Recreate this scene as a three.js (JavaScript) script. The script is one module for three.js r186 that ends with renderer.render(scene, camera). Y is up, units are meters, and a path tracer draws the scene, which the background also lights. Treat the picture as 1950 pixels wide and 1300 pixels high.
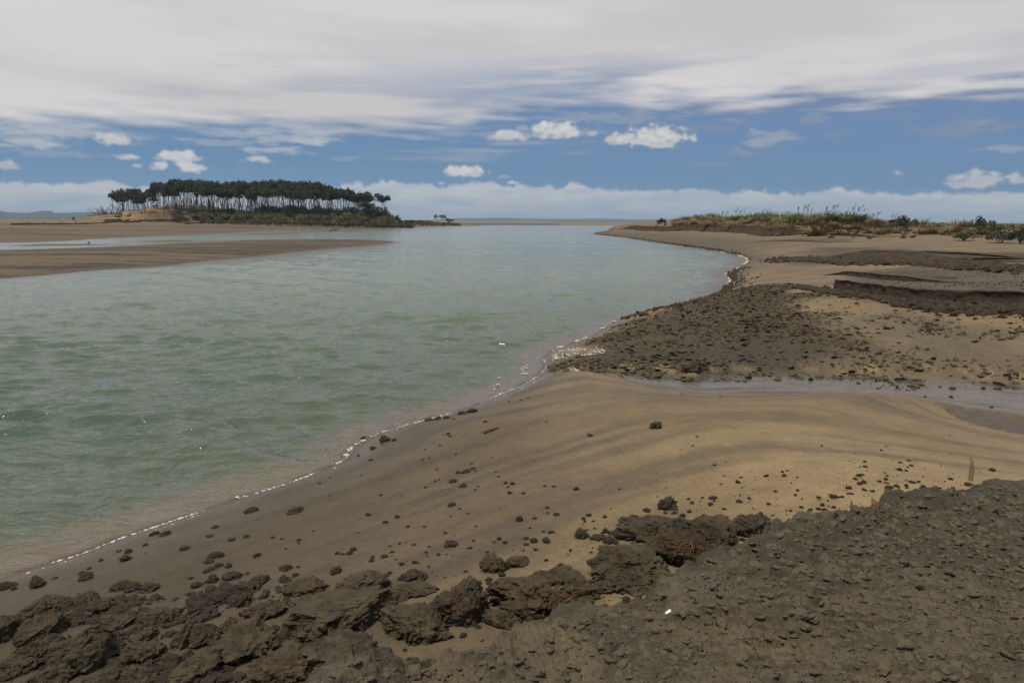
import * as THREE from 'three';
import { ImprovedNoise } from 'three/addons/math/ImprovedNoise.js';
import { mergeGeometries, mergeVertices } from 'three/addons/utils/BufferGeometryUtils.js';

// ------------------------------------------------------------------ camera, sky, sun, exposure
const F = 1394, EYE = 3.2, HORIZON = 423.4;
const scene = new THREE.Scene();
const camera = new THREE.PerspectiveCamera(2 * Math.atan(650 / F) * 180 / Math.PI, 1950 / 1300, 0.05, 30000);
camera.rotation.order = 'YXZ';
camera.position.set(0, EYE, 0);
camera.rotation.set(-Math.atan((650 - HORIZON) / F), 0, 0.0056);
camera.updateMatrixWorld(true);
const renderer = new THREE.WebGLRenderer({ antialias: true });
renderer.toneMapping = THREE.LinearToneMapping;
renderer.toneMappingExposure = 1.0;
renderer.shadowMap.enabled = true;
const SUN_AZ = -142 * Math.PI / 180, SUN_EL = 64 * Math.PI / 180;
const sunDir = new THREE.Vector3(Math.sin(SUN_AZ) * Math.cos(SUN_EL), Math.sin(SUN_EL), -Math.cos(SUN_AZ) * Math.cos(SUN_EL));
const sun = new THREE.DirectionalLight(new THREE.Color().setRGB(1, 0.93, 0.81), 2.8);
sun.name = 'sun';
sun.position.copy(sunDir).multiplyScalar(200);
sun.castShadow = true; sun.shadow.radius = 9;
sun.shadow.mapSize.set(4096, 4096);
Object.assign(sun.shadow.camera, { left: -120, right: 120, top: 120, bottom: -120, near: 1, far: 600 });
scene.add(sun);
scene.fog = new THREE.FogExp2(new THREE.Color().setRGB(0.60, 0.79, 1.0), 0.000085);

// ------------------------------------------------------------------ numbers and noise
function rng(seed) { let a = seed >>> 0; return () => { a = (a + 0x6d2b79f5) | 0; let t = Math.imul(a ^ (a >>> 15), 1 | a); t = (t + Math.imul(t ^ (t >>> 7), 61 | t)) ^ t; return ((t ^ (t >>> 14)) >>> 0) / 4294967296; }; }
const P3 = new ImprovedNoise();
const noise = (x, y = 0, z = 0) => P3.noise(x, y, z);
function fbm(x, y, z, o = 4) { let s = 0, a = 0.5; for (let i = 0; i < o; i++) { s += a * P3.noise(x, y, z); x *= 2.03; y *= 2.03; z *= 2.03; a *= 0.5; } return s; }
const clamp = (x, a = 0, b = 1) => Math.min(b, Math.max(a, x));
const sm = (a, b, x) => { const t = clamp((x - a) / (b - a)); return t * t * (3 - 2 * t); };
const lerp = (a, b, t) => a + (b - a) * t;
const mix3 = (a, b, t) => [lerp(a[0], b[0], t), lerp(a[1], b[1], t), lerp(a[2], b[2], t)];
const hash2 = (i, j, k = 0) => { let h = Math.imul(i, 374761393) ^ Math.imul(j, 668265263) ^ Math.imul(k, 2147483647 - 1013); h = Math.imul(h ^ (h >>> 13), 1274126177); return ((h ^ (h >>> 16)) >>> 0) / 4294967296; };
function curve(pts) { return (x) => { if (x <= pts[0][0]) return pts[0][1]; for (let i = 1; i < pts.length; i++) if (x <= pts[i][0]) { const a = pts[i - 1], b = pts[i], t = (x - a[0]) / (b[0] - a[0]); return lerp(a[1], b[1], t * t * (3 - 2 * t)); } return pts[pts.length - 1][1]; }; }
// rays of the camera, used to find where on the ground a thing seen in the photograph stands
const ray = (px, py) => new THREE.Vector3((px - 975) / F, (650 - py) / F, -1).applyQuaternion(camera.quaternion);
function onLevel(px, py, e = 0) { const d = ray(px, py), t = (e - EYE) / d.y; return [d.x * t, d.z * t]; }
function atDepth(px, py, depth) { const d = ray(px, py); return new THREE.Vector3(d.x, d.y, d.z).multiplyScalar(depth / -d.z).add(camera.position); }
const poly = (list, e = 0) => list.map((p) => onLevel(p[0], p[1], e));
function distLine(line, x, z) {
  let best = 1e18, s = 0, at = 0;
  for (let i = 1; i < line.length; i++) {
    const ax = line[i - 1][0], az = line[i - 1][1], dx = line[i][0] - ax, dz = line[i][1] - az, L2 = dx * dx + dz * dz;
    const t = clamp(((x - ax) * dx + (z - az) * dz) / (L2 || 1)), ex = x - ax - dx * t, ez = z - az - dz * t, d = ex * ex + ez * ez;
    if (d < best) { best = d; at = s + Math.sqrt(L2) * t; }
    s += Math.sqrt(L2);
  }
  return [Math.sqrt(best), at];
}
const boxes = new Map();
function sd(pl, x, z) { // signed distance, positive inside; far outside, only a bound
  let B = boxes.get(pl); if (!B) { B = [1e9, -1e9, 1e9, -1e9]; for (const [px, pz] of pl) { B[0] = Math.min(B[0], px); B[1] = Math.max(B[1], px); B[2] = Math.min(B[2], pz); B[3] = Math.max(B[3], pz); } boxes.set(pl, B); }
  const out = Math.max(B[0] - x, x - B[1], B[2] - z, z - B[3]); if (out > 70) return -out;
  let best = 1e18, inside = false;
  for (let i = 0, j = pl.length - 1; i < pl.length; j = i++) {
    const ax = pl[j][0], az = pl[j][1], bx = pl[i][0], bz = pl[i][1], dx = bx - ax, dz = bz - az, L2 = dx * dx + dz * dz;
    const t = clamp(((x - ax) * dx + (z - az) * dz) / (L2 || 1)), ex = x - ax - dx * t, ez = z - az - dz * t, d = ex * ex + ez * ez;
    if (d < best) best = d;
    if ((az > z) !== (bz > z) && x < (bx - ax) * (z - az) / (bz - az) + ax) inside = !inside;
  }
  return inside ? Math.sqrt(best) : -Math.sqrt(best);
}
function smooth(line, n = 4) { // a softened copy of a line of points
  const v = line.map((p) => new THREE.Vector3(p[0], 0, p[1])), c = new THREE.CatmullRomCurve3(v, false, 'centripetal'), out = [], m = (line.length - 1) * n;
  for (let i = 0; i <= m; i++) { const p = c.getPoint(i / m); out.push([p.x, p.z]); }
  return out;
}
function worley(x, y, k) { // [F1, F2, id of the nearest cell, offset to it, the same of the second]
  const ix = Math.floor(x), iy = Math.floor(y); let f1 = 9, f2 = 9, id = 0, ox = 0, oy = 0, id2 = 0, px2 = 0, py2 = 0;
  for (let j = -1; j <= 1; j++) for (let i = -1; i <= 1; i++) {
    const cx = ix + i, cy = iy + j, px = cx + hash2(cx, cy, k), py = cy + hash2(cx, cy, k + 7), dx = x - px, dy = y - py, d = dx * dx + dy * dy;
    if (d < f1) { f2 = f1; id2 = id; px2 = ox; py2 = oy; f1 = d; id = hash2(cx, cy, k + 13); ox = dx; oy = dy; } else if (d < f2) { f2 = d; id2 = hash2(cx, cy, k + 13); px2 = dx; py2 = dy; }
  }
  return [Math.sqrt(f1), Math.sqrt(f2), id, ox, oy, id2, px2, py2];
}
const plate = (id, ox, oy, step, t1, t2) => step * (id - 0.4) + t1 * oy * (id * 2 - 0.5) + t2 * ox * (hash2(id * 1e6 | 0, 3) - 0.5);
function plates(W, step, t1, t2, ramp) { const w = 0.5 + 0.5 * sm(0, ramp, W[1] - W[0]); return lerp(plate(W[5], W[6], W[7], step, t1, t2), plate(W[2], W[3], W[4], step, t1, t2), w); }

// ------------------------------------------------------------------ objects
const used = new Map();
function numbered(name) { const n = used.get(name) ?? 0; used.set(name, n + 1); return n ? name + '_' + String(n).padStart(3, '0') : name; }
function tag(o, label, category, group, kind) { if (label) o.userData.label = label; if (category) o.userData.category = category; if (group) o.userData.group = group; if (kind) o.userData.kind = kind; return o; }
function shade(o) { o.castShadow = true; o.receiveShadow = true; return o; }
function mesh(name, geometry, material, parent = scene) { const m = shade(new THREE.Mesh(geometry, material)); m.name = parent === scene ? numbered(name) : name; parent.add(m); return m; }
function base(name, x = 0, y = 0, z = 0, turn = 0) { const g = new THREE.Group(); g.name = numbered(name); g.position.set(x, y, z); g.rotation.y = turn; scene.add(g); return g; }
function geo(pos, idx, col, uv, items = 3) {
  const g = new THREE.BufferGeometry();
  g.setAttribute('position', new THREE.Float32BufferAttribute(pos, 3));
  if (idx) g.setIndex(idx);
  if (col) g.setAttribute('color', new THREE.Float32BufferAttribute(col, items));
  if (uv) g.setAttribute('uv', new THREE.Float32BufferAttribute(uv, 2));
  g.computeVertexNormals();
  return g;
}
// ------------------------------------------------------------------ textures
function texture(size, fn, srgb = false) { // fn(u, v) -> 0..1 or [r, g, b]
  const d = new Uint8Array(size * size * 4);
  for (let j = 0; j < size; j++) for (let i = 0; i < size; i++) { let c = fn(i / size, j / size); if (!Array.isArray(c)) c = [c, c, c]; const o = (j * size + i) * 4; for (let k = 0; k < 3; k++) d[o + k] = clamp(c[k]) * 255; d[o + 3] = 255; }
  const t = new THREE.DataTexture(d, size, size); t.wrapS = t.wrapT = THREE.RepeatWrapping; t.magFilter = t.minFilter = THREE.LinearFilter; t.needsUpdate = true;
  if (srgb) t.colorSpace = THREE.SRGBColorSpace;
  return t;
}
function tileable(freq, seed, oct = 4, gain = 0.5) { // a noise that repeats over the unit square
  return (u, v) => {
    let s = 0, a = 1, n = 0, f = freq;
    for (let o = 0; o < oct; o++) {
      const x = u * f, y = v * f, ix = Math.floor(x), iy = Math.floor(y), fx = x - ix, fy = y - iy, sx = fx * fx * (3 - 2 * fx), sy = fy * fy * (3 - 2 * fy);
      const h = (i, j) => hash2(((i % f) + f) % f, ((j % f) + f) % f, seed + o * 31);
      s += a * lerp(lerp(h(ix, iy), h(ix + 1, iy), sx), lerp(h(ix, iy + 1), h(ix + 1, iy + 1), sx), sy); n += a; a *= gain; f *= 2;
    }
    return s / n;
  };
}
const nA = tileable(8, 3, 6, 0.72), nB = tileable(5, 11, 3, 0.6), nC = tileable(64, 5, 3, 0.8);
const grainTex = texture(1024, (u, v) => { const g = 0.80 + 0.42 * (nA(u, v) - 0.5) + 0.34 * (nC(u, v) - 0.5) + 0.1 * (nB(u, v) - 0.5); return [g, g * 0.99, g * 0.975]; });
const grainBump = texture(1024, (u, v) => 0.5 + 0.55 * (nA(u, v) - 0.5) + 0.5 * (nC(u, v) - 0.5));
const crackBump = texture(1024, (() => {
  const cells = (u, v, f, k) => { const x = u * f, y = v * f, ix = Math.floor(x), iy = Math.floor(y), w = (i) => ((i % f) + f) % f; let f1 = 9, f2 = 9, id = 0, ox = 0; for (let j = -1; j <= 1; j++) for (let i = -1; i <= 1; i++) { const cx = ix + i, cy = iy + j, dx = x - cx - hash2(w(cx), w(cy), k), dy = y - cy - hash2(w(cx), w(cy), k + 7), d = dx * dx + dy * dy; if (d < f1) { f2 = f1; f1 = d; id = hash2(w(cx), w(cy), k + 13); ox = dx * (id - 0.5) + dy * (hash2(w(cx), w(cy), k + 17) - 0.5); } else if (d < f2) f2 = d; } return [Math.sqrt(f2) - Math.sqrt(f1), id, ox]; };
  const n = tileable(20, 63, 5, 0.7), m = tileable(9, 67, 3, 0.5);
  return (u, v) => { const uu = u + 0.02 * (n(u, v) - 0.5) + 0.05 * (m(u, v) - 0.5), vv = v + 0.02 * (n(v, u) - 0.5), A = cells(uu, vv, 22, 3), B = cells(uu, vv, 53, 23); return clamp(0.5 + 0.22 * (A[1] - 0.5) + 0.55 * A[2] - 0.3 * (1 - sm(0, 0.14, A[0])) + 0.12 * (B[1] - 0.5) + 0.2 * B[2] - 0.12 * (1 - sm(0, 0.18, B[0])) + 0.3 * (n(u, v) - 0.5)); };
})());
const crumbBump = texture(1024, (() => { const a = tileable(24, 41, 5, 0.66); return (u, v) => { const x = a(u, v); return clamp(1.5 - Math.abs(x - 0.5) * 5) * 0.35 + x * 0.65; }; })());

// ------------------------------------------------------------------ sky
{
  const W = 4096, H = 2048, data = new Float32Array(W * H * 4), dens = new Float32Array(W * H / 2), light = new Float32Array(W * H / 2);
  const DEG = 180 / Math.PI;
  const dirOf = (px, py) => { const d = ray(px, py); return [Math.atan2(d.x, -d.z) * DEG, Math.asin(d.y / d.length()) * DEG]; };
  const R = rng(77);
  // cumulus puffs: azimuth, elevation, half width, half height, opacity, kind
  const puffs = [];
  const puff = (px, py, w, h, op = 1, soft = 0) => { const [a, e] = dirOf(px, py); puffs.push([a, e, w / 2 / F * DEG * 0.9, h / 2 / F * DEG * 0.95, op, soft]); };
  puff(1245, 264, 170, 58); puff(1175, 268, 60, 24, 0.8); puff(1065, 252, 118, 44); puff(1035, 244, 50, 28); puff(968, 260, 116, 26, 0.85); puff(994, 245, 30, 14, 0.5); puff(885, 328, 106, 28); puff(1128, 256, 22, 14, 0.6); puff(862, 322, 40, 18, 0.9);
  puff(340, 298, 92, 30); puff(360, 320, 60, 26); puff(300, 317, 40, 20, 0.9); puff(215, 266, 84, 30, 0.9); puff(243, 300, 50, 14, 0.8); puff(262, 316, 20, 8, 0.7); puff(490, 305, 66, 18, 0.8); puff(12, 315, 60, 20, 0.7); puff(850, 210, 60, 10, 0.2);
  puff(1862, 346, 104, 42, 0.75); puff(1935, 342, 40, 24, 0.7); puff(1714, 329, 26, 12, 0.6); puff(960, 336, 34, 8, 0.5); puff(975, 348, 36, 8, 0.9); puff(840, 349, 14, 6, 0.8);
  puff(545, 262, 230, 34, 0.65, 1); puff(420, 272, 200, 14, 0.45, 1); puff(525, 287, 150, 14, 0.7, 1); puff(60, 272, 180, 22, 0.8, 1); puff(110, 250, 260, 30, 0.6, 1); puff(650, 302, 80, 12, 0.3, 1); puff(100, 292, 220, 14, 0.3, 1); puff(600, 270, 110, 20, 0.5, 1);
  puff(1470, 262, 130, 40, 0.55, 1); puff(1415, 290, 90, 26, 0.28, 1); puff(1550, 226, 80, 22, 0.4, 1); puff(1840, 240, 220, 40, 0.35, 1); puff(1930, 282, 150, 16, 0.5, 1); puff(1600, 255, 60, 14, 0.3, 1); puff(1150, 225, 420, 26, 0.45, 1); puff(1300, 245, 260, 20, 0.3, 1);
  for (let i = 0; i < 150; i++) { const a = 44 + R() * 272, soft = R() < 0.45 ? 1 : 0, w = 0.5 + R() * 2.4; puffs.push([a > 180 ? a - 360 : a, 2.8 + R() * 4.2, w * (soft ? 1.6 : 1), w * (soft ? 0.18 : 0.34), 0.4 + 0.6 * R(), soft]); }
  for (const [a0, e0, hw, hh, op, soft] of puffs) {
    const c0 = Math.floor((a0 - hw * 1.5) * W / 360), c1 = Math.ceil((a0 + hw * 1.5) * W / 360), r0 = Math.max(0, Math.floor((e0 - hh * 2) * H / 180)), r1 = Math.ceil((e0 + hh * 2) * H / 180);
    for (let r = r0; r <= r1; r++) for (let c = c0; c <= c1; c++) {
      const az = (c + 0.5) * 360 / W, el = (r + 0.5) * 180 / H; let u = (az - a0) / hw, v = (el - e0) / hh;
      let d;
      if (soft) { u += fbm(az * 0.6, el * 2.2, 5.1, 3) * 0.8; v += fbm(az * 0.5, el * 1.4, 9.2, 3) * 1.1; d = sm(0.0, 0.9, 1 - (u * u + v * v) + fbm(az * 1.1 + el * 0.8, el * 6, 2.2, 4) * 1.0) * op * 0.9; }
      else { const vv = v > 0 ? v : v * 1.35; d = 0.95 * sm(-0.1, 0.66, 1 - (u * u + vv * vv) * 1.15 + fbm(az * 1.5 + a0, el * 2.2, 7.7, 5) * 1.7 - (v < -0.5 ? (-v - 0.5) * 0.9 : 0)) * op; }
      const k = r * W + (((c % W) + W) % W);
      if (d > 0.003) { const lit = soft ? 0.55 : clamp(0.62 + 0.32 * v + 0.9 * (fbm(az * 1.5 + a0, el * 2.2 + 0.3, 7.7, 4) - fbm(az * 1.5 + a0, el * 2.2 - 0.1, 7.7, 4))); light[k] = lerp(light[k], lit, d); dens[k] = 1 - (1 - dens[k]) * (1 - d); }
    }
  }
  // lower edge of the high cloud sheet, by azimuth; it goes on round the whole horizon
  const edgePx = [[-100, 238], [0, 240], [200, 238], [400, 242], [560, 244], [760, 250], [860, 244], [960, 214], [1040, 196], [1120, 190], [1250, 204], [1400, 214], [1500, 196], [1620, 200], [1740, 198], [1850, 184], [1950, 168], [2050, 160]];
  const edge = curve(edgePx.map(([x, y]) => dirOf(x, y)));
  const lowPx = [[-50, 346], [60, 352], [200, 347], [300, 352], [420, 356], [640, 350], [760, 349], [900, 350], [1060, 352], [1200, 358], [1290, 354], [1400, 362], [1500, 360], [1660, 364], [1790, 366], [1900, 364], [2000, 362]];
  const low = curve(lowPx.map(([x, y]) => dirOf(x, y)));
  const a0 = dirOf(-100, 238)[0], a1 = dirOf(2050, 160)[0];
  const around = (az, f, s) => fbm(Math.cos(az / DEG) * f, Math.sin(az / DEG) * f, s, 3);
  for (let r = 0; r < H / 2; r++) {
    const el = (r + 0.5) * 180 / H, se = Math.sin(el / DEG), ce = Math.cos(el / DEG);
    for (let c = 0; c < W; c++) {
      const az = (c + 0.5) * 360 / W; const A = az > 180 ? az - 360 : az, ca = Math.cos(A / DEG), sa = Math.sin(A / DEG);
      // clear air
      const t = clamp(el / 9), side = 0.5 + 0.5 * Math.sin((A - 15) / DEG) * 1;
      let col = mix3([0.225, 0.345, 0.48], mix3([0.09, 0.20, 0.385], [0.036, 0.122, 0.30], sm(0.25, 0.75, side)), Math.pow(t, 0.75));
      const towards = sa * ce * sunDir.x + se * sunDir.y - ca * ce * sunDir.z;
      const glow = Math.pow(clamp(towards), 6);
      // high sheet
      const far = 1 / (se + 0.06), X = sa * ce * far, Z = ca * ce * far;
      const inn = sm(a0 - 12, a0, A) * (1 - sm(a1, a1 + 12, A));
      const e0 = lerp(6.6 + 5 * around(A, 2.2, 4.4), edge(clamp(A, a0, a1)), inn);
      const streak = fbm(X * 0.55 + Z * 0.12, Z * 0.9, 3.3, 5), fine = fbm(A * 0.22 + el * 0.4, el * 1.9, 8.1, 5), wisp = fbm(A * 0.12 + 3, el * 0.8 + A * 0.03, 1.7, 4);
      let deck = sm(-0.8, 1.5, el - e0 + 0.1 + fine * 1.7 + wisp * 0.9);
      // thinner sheet with blue showing through, near its lower edge
      const hole = sm(-0.06, 0.22, fbm(A * 0.055 + 0.7, el * 0.62 - A * 0.012, 6.6, 4) + 0.1 * streak + 0.30 * Math.exp(-(((A - 5) / 9) ** 2) - ((el - 9.2) / 1.7) ** 2)) * (1 - sm(9.5, 13, el)) * sm(-1, 2, el - e0);
      const frame = sm(a0 - 34, a0 - 6, A) * (1 - sm(a1 + 6, a1 + 34, A)), thin = sm(-0.32, 0.02, fbm(ca * 2.1 * ce, sa * 2.1 * ce, se * 4.0 + 2, 4));
      deck *= 1 - 0.62 * (1 - frame) * thin * (1 - sm(24, 50, el) * 0.5);
      deck *= 1 - 0.74 * hole * (0.3 + 0.75 * Math.exp(-(((A - 6) / 12) ** 2)));
      const veil = sm(0.06, 0.42, fbm(A * 0.09 + el * 0.12, el * 1.15, 12.4, 5)) * sm(3.2, 6.0, el) * 0.34;
      deck = 1 - (1 - deck) * (1 - veil);
      const dark = sm(-0.15, 0.35, fbm(A * 0.04, el * 0.26 + A * 0.02, 21.5, 4)) * 0.55 + 0.10 * sm(-0.25, 0.35, streak), b = lerp(0.69, 0.525, dark) + 0.06 * glow;
      const grey = lerp(b, 0.5, sm(14, 34, el) * 0.15);
      col = mix3(col, [grey * 1.0, grey * 0.962, grey * 0.96], deck * 0.97);
      // puffs
      const k = r * W + c;
      if (dens[k] > 0) { const l = light[k]; col = mix3(col, mix3([0.42, 0.45, 0.49], [0.72, 0.70, 0.685], l), dens[k] * 0.96); }
      // bank of cloud along the horizon
      const l0 = lerp(2.75 + 1.2 * around(A, 3, 9.9), low(clamp(A, a0, a1)), inn);
      const bump = fbm(A * 0.42, 0.3, 17.7, 4) * 0.8 + fbm(A * 1.7, el * 1.9, 5.5, 4) * 0.42;
      const body0 = fbm(A * 0.2, el * 1.1, 31.2, 3);
      const bank = sm(-0.05, 0.22, l0 - el + bump) * (0.66 + 0.28 * sm(-0.3, 0.2, body0));
      const top = sm(0.9, 0.0, l0 - el + bump) * sm(-0.3, 0.3, fbm(A * 0.5, el * 0.9, 3.9, 4) + 0.12), body = fbm(A * 0.28, el * 2.6, 14.2, 5);
      let bc = mix3([0.375, 0.43, 0.49], [0.50, 0.525, 0.555], sm(0.0, 2.6, el) + body * 0.9); bc = mix3(bc, [0.57, 0.575, 0.59], top * 0.6);
      col = mix3(col, bc, bank * 0.97);
      const row = H / 2 + r, rr = Math.atan2(-ca, sa), cc = Math.floor((rr / (2 * Math.PI) + 0.5) * W) % W, o = (row * W + ((cc + W) % W)) * 4;
      data[o] = col[0]; data[o + 1] = col[1]; data[o + 2] = col[2]; data[o + 3] = 1;
    }
  }
  for (let k = 0; k < W * H / 2; k++) { data[k * 4] = 0.2; data[k * 4 + 1] = 0.19; data[k * 4 + 2] = 0.16; data[k * 4 + 3] = 1; }
  const sky = new THREE.DataTexture(data, W, H, THREE.RGBAFormat, THREE.FloatType);
  sky.mapping = THREE.EquirectangularReflectionMapping; sky.magFilter = sky.minFilter = THREE.LinearFilter; sky.needsUpdate = true;
  scene.background = sky; scene.environment = sky;
}

// ------------------------------------------------------------------ the lie of the land
const nearShorePx = [[0, 1104], [70, 1082], [150, 1058], [220, 1030], [300, 1003], [370, 980], [430, 960], [500, 937], [560, 918], [610, 898], [655, 878], [672, 856], [700, 838], [745, 818], [800, 803], [850, 790], [900, 775], [950, 755], [1000, 732], [1030, 712], [1040, 696], [1036, 684]];
const midShorePx = [[1050, 670], [1085, 657], [1130, 641], [1165, 619], [1185, 608], [1230, 599], [1290, 585], [1345, 569], [1382, 549], [1396, 533], [1388, 521], [1408, 510], [1428, 497], [1416, 488], [1382, 480], [1330, 472], [1285, 465.5], [1230, 457.5], [1185, 451], [1150, 447.5], [1131, 444.5]];
const nearShore = smooth([[-9.5, -0.6], [-6.2, -3.6], ...poly(nearShorePx)], 3), midShore = smooth(poly(midShorePx), 3);
const rightLand = [...nearShore, ...midShore, ...poly([[1140, 441.5], [1175, 437], [1260, 433.6]]), [90, -560], [700, -620], [2600, -900], [2600, 60], [-9.5, 60]];
const streamPx = [[1168, 696], [1215, 698], [1260, 703], [1335, 712], [1348, 705], [1400, 700], [1500, 704], [1600, 711], [1720, 717], [1860, 725], [1950, 737], [2200, 762], [2200, 815], [1950, 792], [1850, 775], [1760, 757], [1690, 748], [1600, 746], [1450, 742], [1300, 738], [1255, 729], [1200, 714]];
const stream = poly(streamPx, 0.2);
const streamEdge = smooth([...poly([[1040, 700], [1085, 692], [1130, 692]], 0.05), ...poly([[1168, 698], [1200, 715], [1255, 730], [1300, 739], [1450, 743], [1600, 747], [1690, 749], [1760, 759], [1790, 776], [1815, 793], [1850, 809], [1950, 834], [2200, 885]], 0.2)], 3);
const lobe = [...nearShore.slice(0, -4), ...streamEdge, [30, 10], [-9, 12]];
const pool = poly([[1792, 778], [1830, 772], [1890, 785], [1950, 800], [2100, 825], [2100, 850], [1950, 828], [1860, 808]], 0.25);
const sandbar = [...smooth(poly([[-420, 560], [-150, 540], [0, 530], [80, 524], [150, 517], [230, 511], [300, 507], [380, 498], [470, 490], [560, 480], [640, 472.5], [700, 467.5], [752, 461.5]])), ...smooth(poly([[742, 459], [700, 457], [640, 456], [560, 455.5], [500, 456.5], [400, 461], [300, 465.5], [200, 470], [100, 473.5], [0, 476], [-150, 478], [-420, 482]]))];
const islandLand = [...smooth(poly([[-420, 468], [-150, 465], [0, 462], [60, 461], [120, 458.5], [200, 453.5], [300, 449], [400, 445], [450, 442.2], [520, 438], [600, 434.6], [700, 432.6], [790, 431.8], [840, 431], [878, 430.2]])), [-42, -720], [-260, -1500], [-1400, -2600], [-3600, -2600], [-3600, -150]];
const farSpit = [...smooth(poly([[640, 426.6], [760, 427.8], [860, 428.5], [980, 428.8], [1100, 429], [1250, 429.6], [1400, 430.2]])), [700, -1250], [500, -2600], [-900, -2600], [-700, -1500]];
const islets = [poly([[575, 441.5], [640, 439.4], [700, 437.4], [765, 436.6], [700, 438.8], [640, 440.8]]), poly([[20, 468], [80, 465], [160, 464.5], [190, 466], [100, 467.5]]), poly([[270, 460], [330, 458], [360, 459], [310, 460.5]]), poly([[460, 446], [560, 443.4], [560, 444.2], [470, 447]])];
const crest = curve([[150, 421], [185, 418], [215, 408], [240, 403], [280, 396.5], [320, 390], [343, 386.5], [362, 391], [400, 397.5], [460, 398], [520, 402], [600, 405], [700, 408], [760, 411.5], [790, 416], [820, 418.5], [870, 421]].map(([x, y]) => { const p = atDepth(x, y, 465); return [p.x, p.y]; }));
const plain = curve([[0, 0.75], [12, 0.7], [18, 0.78], [24, 0.95], [32, 1.12], [50, 1.3], [75, 1.6], [105, 2.1], [150, 2.3], [400, 2.4]]);
const cliffLine = smooth(poly([[1166, 437.0], [1200, 439.5], [1250, 443.5], [1310, 446.5], [1370, 450.5], [1425, 455], [1470, 457.5], [1520, 458.5], [1600, 457.5], [1660, 456]], 0.95), 3);
const dunePoly = [...cliffLine, [110, -120], [120, -330], [40, -330]];
function landHeight(x, z) { // height of the sand sheet over the water
  const r = Math.hypot(x, z);
  let h = -1.6;
  if (x > -60 || r < 60) {
    const dS = sd(rightLand, x, z);
    if (dS > -12) {
      if (dS < 0) h = Math.max(h, 0.16 * dS * (r < 30 ? 0.8 : 0.5));
      else {
        const level = 0.01 + 0.022 * Math.min(dS, 22), w = 1.6 + 0.05 * r;
        let out = level + plain(r) * (1 - Math.exp(-dS / w)) * 0.75;
        if (r < 42) {
          const dL = sd(lobe, x, z);
          if (dL > 0) out = level + 0.98 * (1 - Math.exp(-dL / 4.2)) + (dS > 0 ? 0.03 * Math.min(1, dS * 2) : 0);
          else {
            const dT = -sd(stream, x, z), o = Math.min(-dL, Math.max(dT, 0) + 0.02);
            const rise = plain(r) * (1 - Math.exp(-o / 3.2)) * (1 - Math.exp(-dS / 2.2));
            out = level + rise * 0.9 + 0.07 * sm(0.05, 0.3, dT + 0.15 * noise(x * 1.3, z * 1.3, 2)) * sm(0, 1.2, dS);
            const dp = sd(pool, x, z); if (dp > -0.6) out = Math.min(out, lerp(out, level + 0.05, sm(-0.6, 0.2, dp)));
            out = lerp(out, level + plain(r) * (1 - Math.exp(-dS / w)) * 0.9, sm(24, 40, r));
          }
        } else out = level * (r < 60 ? lerp(1, 0.4, (r - 42) / 18) : 0.4) + plain(r) * (1 - Math.exp(-dS / w)) * 0.9;
        if (r > 70 && x > 10) {
          const dd = sd(dunePoly, x, z);
          if (dd > 0) out += (1.25 * sm(0.6, 3.2, dd) + 0.5 * sm(5, 26, dd)) * (1 + 0.8 * fbm(x * 0.05, z * 0.05, 3, 3)) * (1 - 0.85 * sm(52, 70, x));
        }
        if (x > 30 && r > 70) out += 0.5 * sm(70, 120, r) * (0.3 + fbm(x * 0.04, z * 0.05, 8, 4) * 1.6) * sm(0, 15, dS);
        h = Math.max(h, out);
      }
    }
  }
  if (x < 30) {
    const d1 = sd(sandbar, x, z);
    if (d1 > -8) h = Math.max(h, d1 < 0 ? 0.06 * d1 : 0.01 + 0.3 * (1 - Math.exp(-d1 / 9)) + 0.05 * fbm(x * 0.08, z * 0.16, 1.5, 3) * sm(0, 5, d1));
    for (const p of islets) { const d = sd(p, x, z); if (d > -4) h = Math.max(h, 0.02 + d * 0.03 + 0.03 * noise(x * 0.3, z * 0.3)); }
  }
  if (x < 60 && r > 90) {
    const d2 = sd(islandLand, x, z);
    if (d2 > -20) {
      let e = d2 < 0 ? 0.05 * d2 : 0.01 + 3.2 * (1 - Math.exp(-d2 / 130)) + 0.12 * fbm(x * 0.03, z * 0.06, 6.5, 3) * sm(0, 20, d2);
      if (x > -320 && x < -10 && z < -380 && z > -780) {
        const zz = z + 190 * sm(-88, -44, x);
        const tall = crest(x) - 3.1, wob = 8 * noise(x * 0.03, 4.4, 0), prof = sm(-402 + wob, -456, zz) * (1 - sm(-500, -600, zz) * 0.8);
        if (tall > 0) e += tall * prof * (1 + 0.2 * fbm(x * 0.07, z * 0.07, 2.6, 4)) + 0.5 * fbm(x * 0.12, z * 0.12, 9.1, 3) * prof;
      }
      h = Math.max(h, e);
    }
  }
  if (r > 700) { const d3 = sd(farSpit, x, z); if (d3 > -60) h = Math.max(h, d3 < 0 ? 0.02 * d3 : 4.6 * (1 - Math.exp(-d3 / 160))); }
  return h;
}
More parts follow.
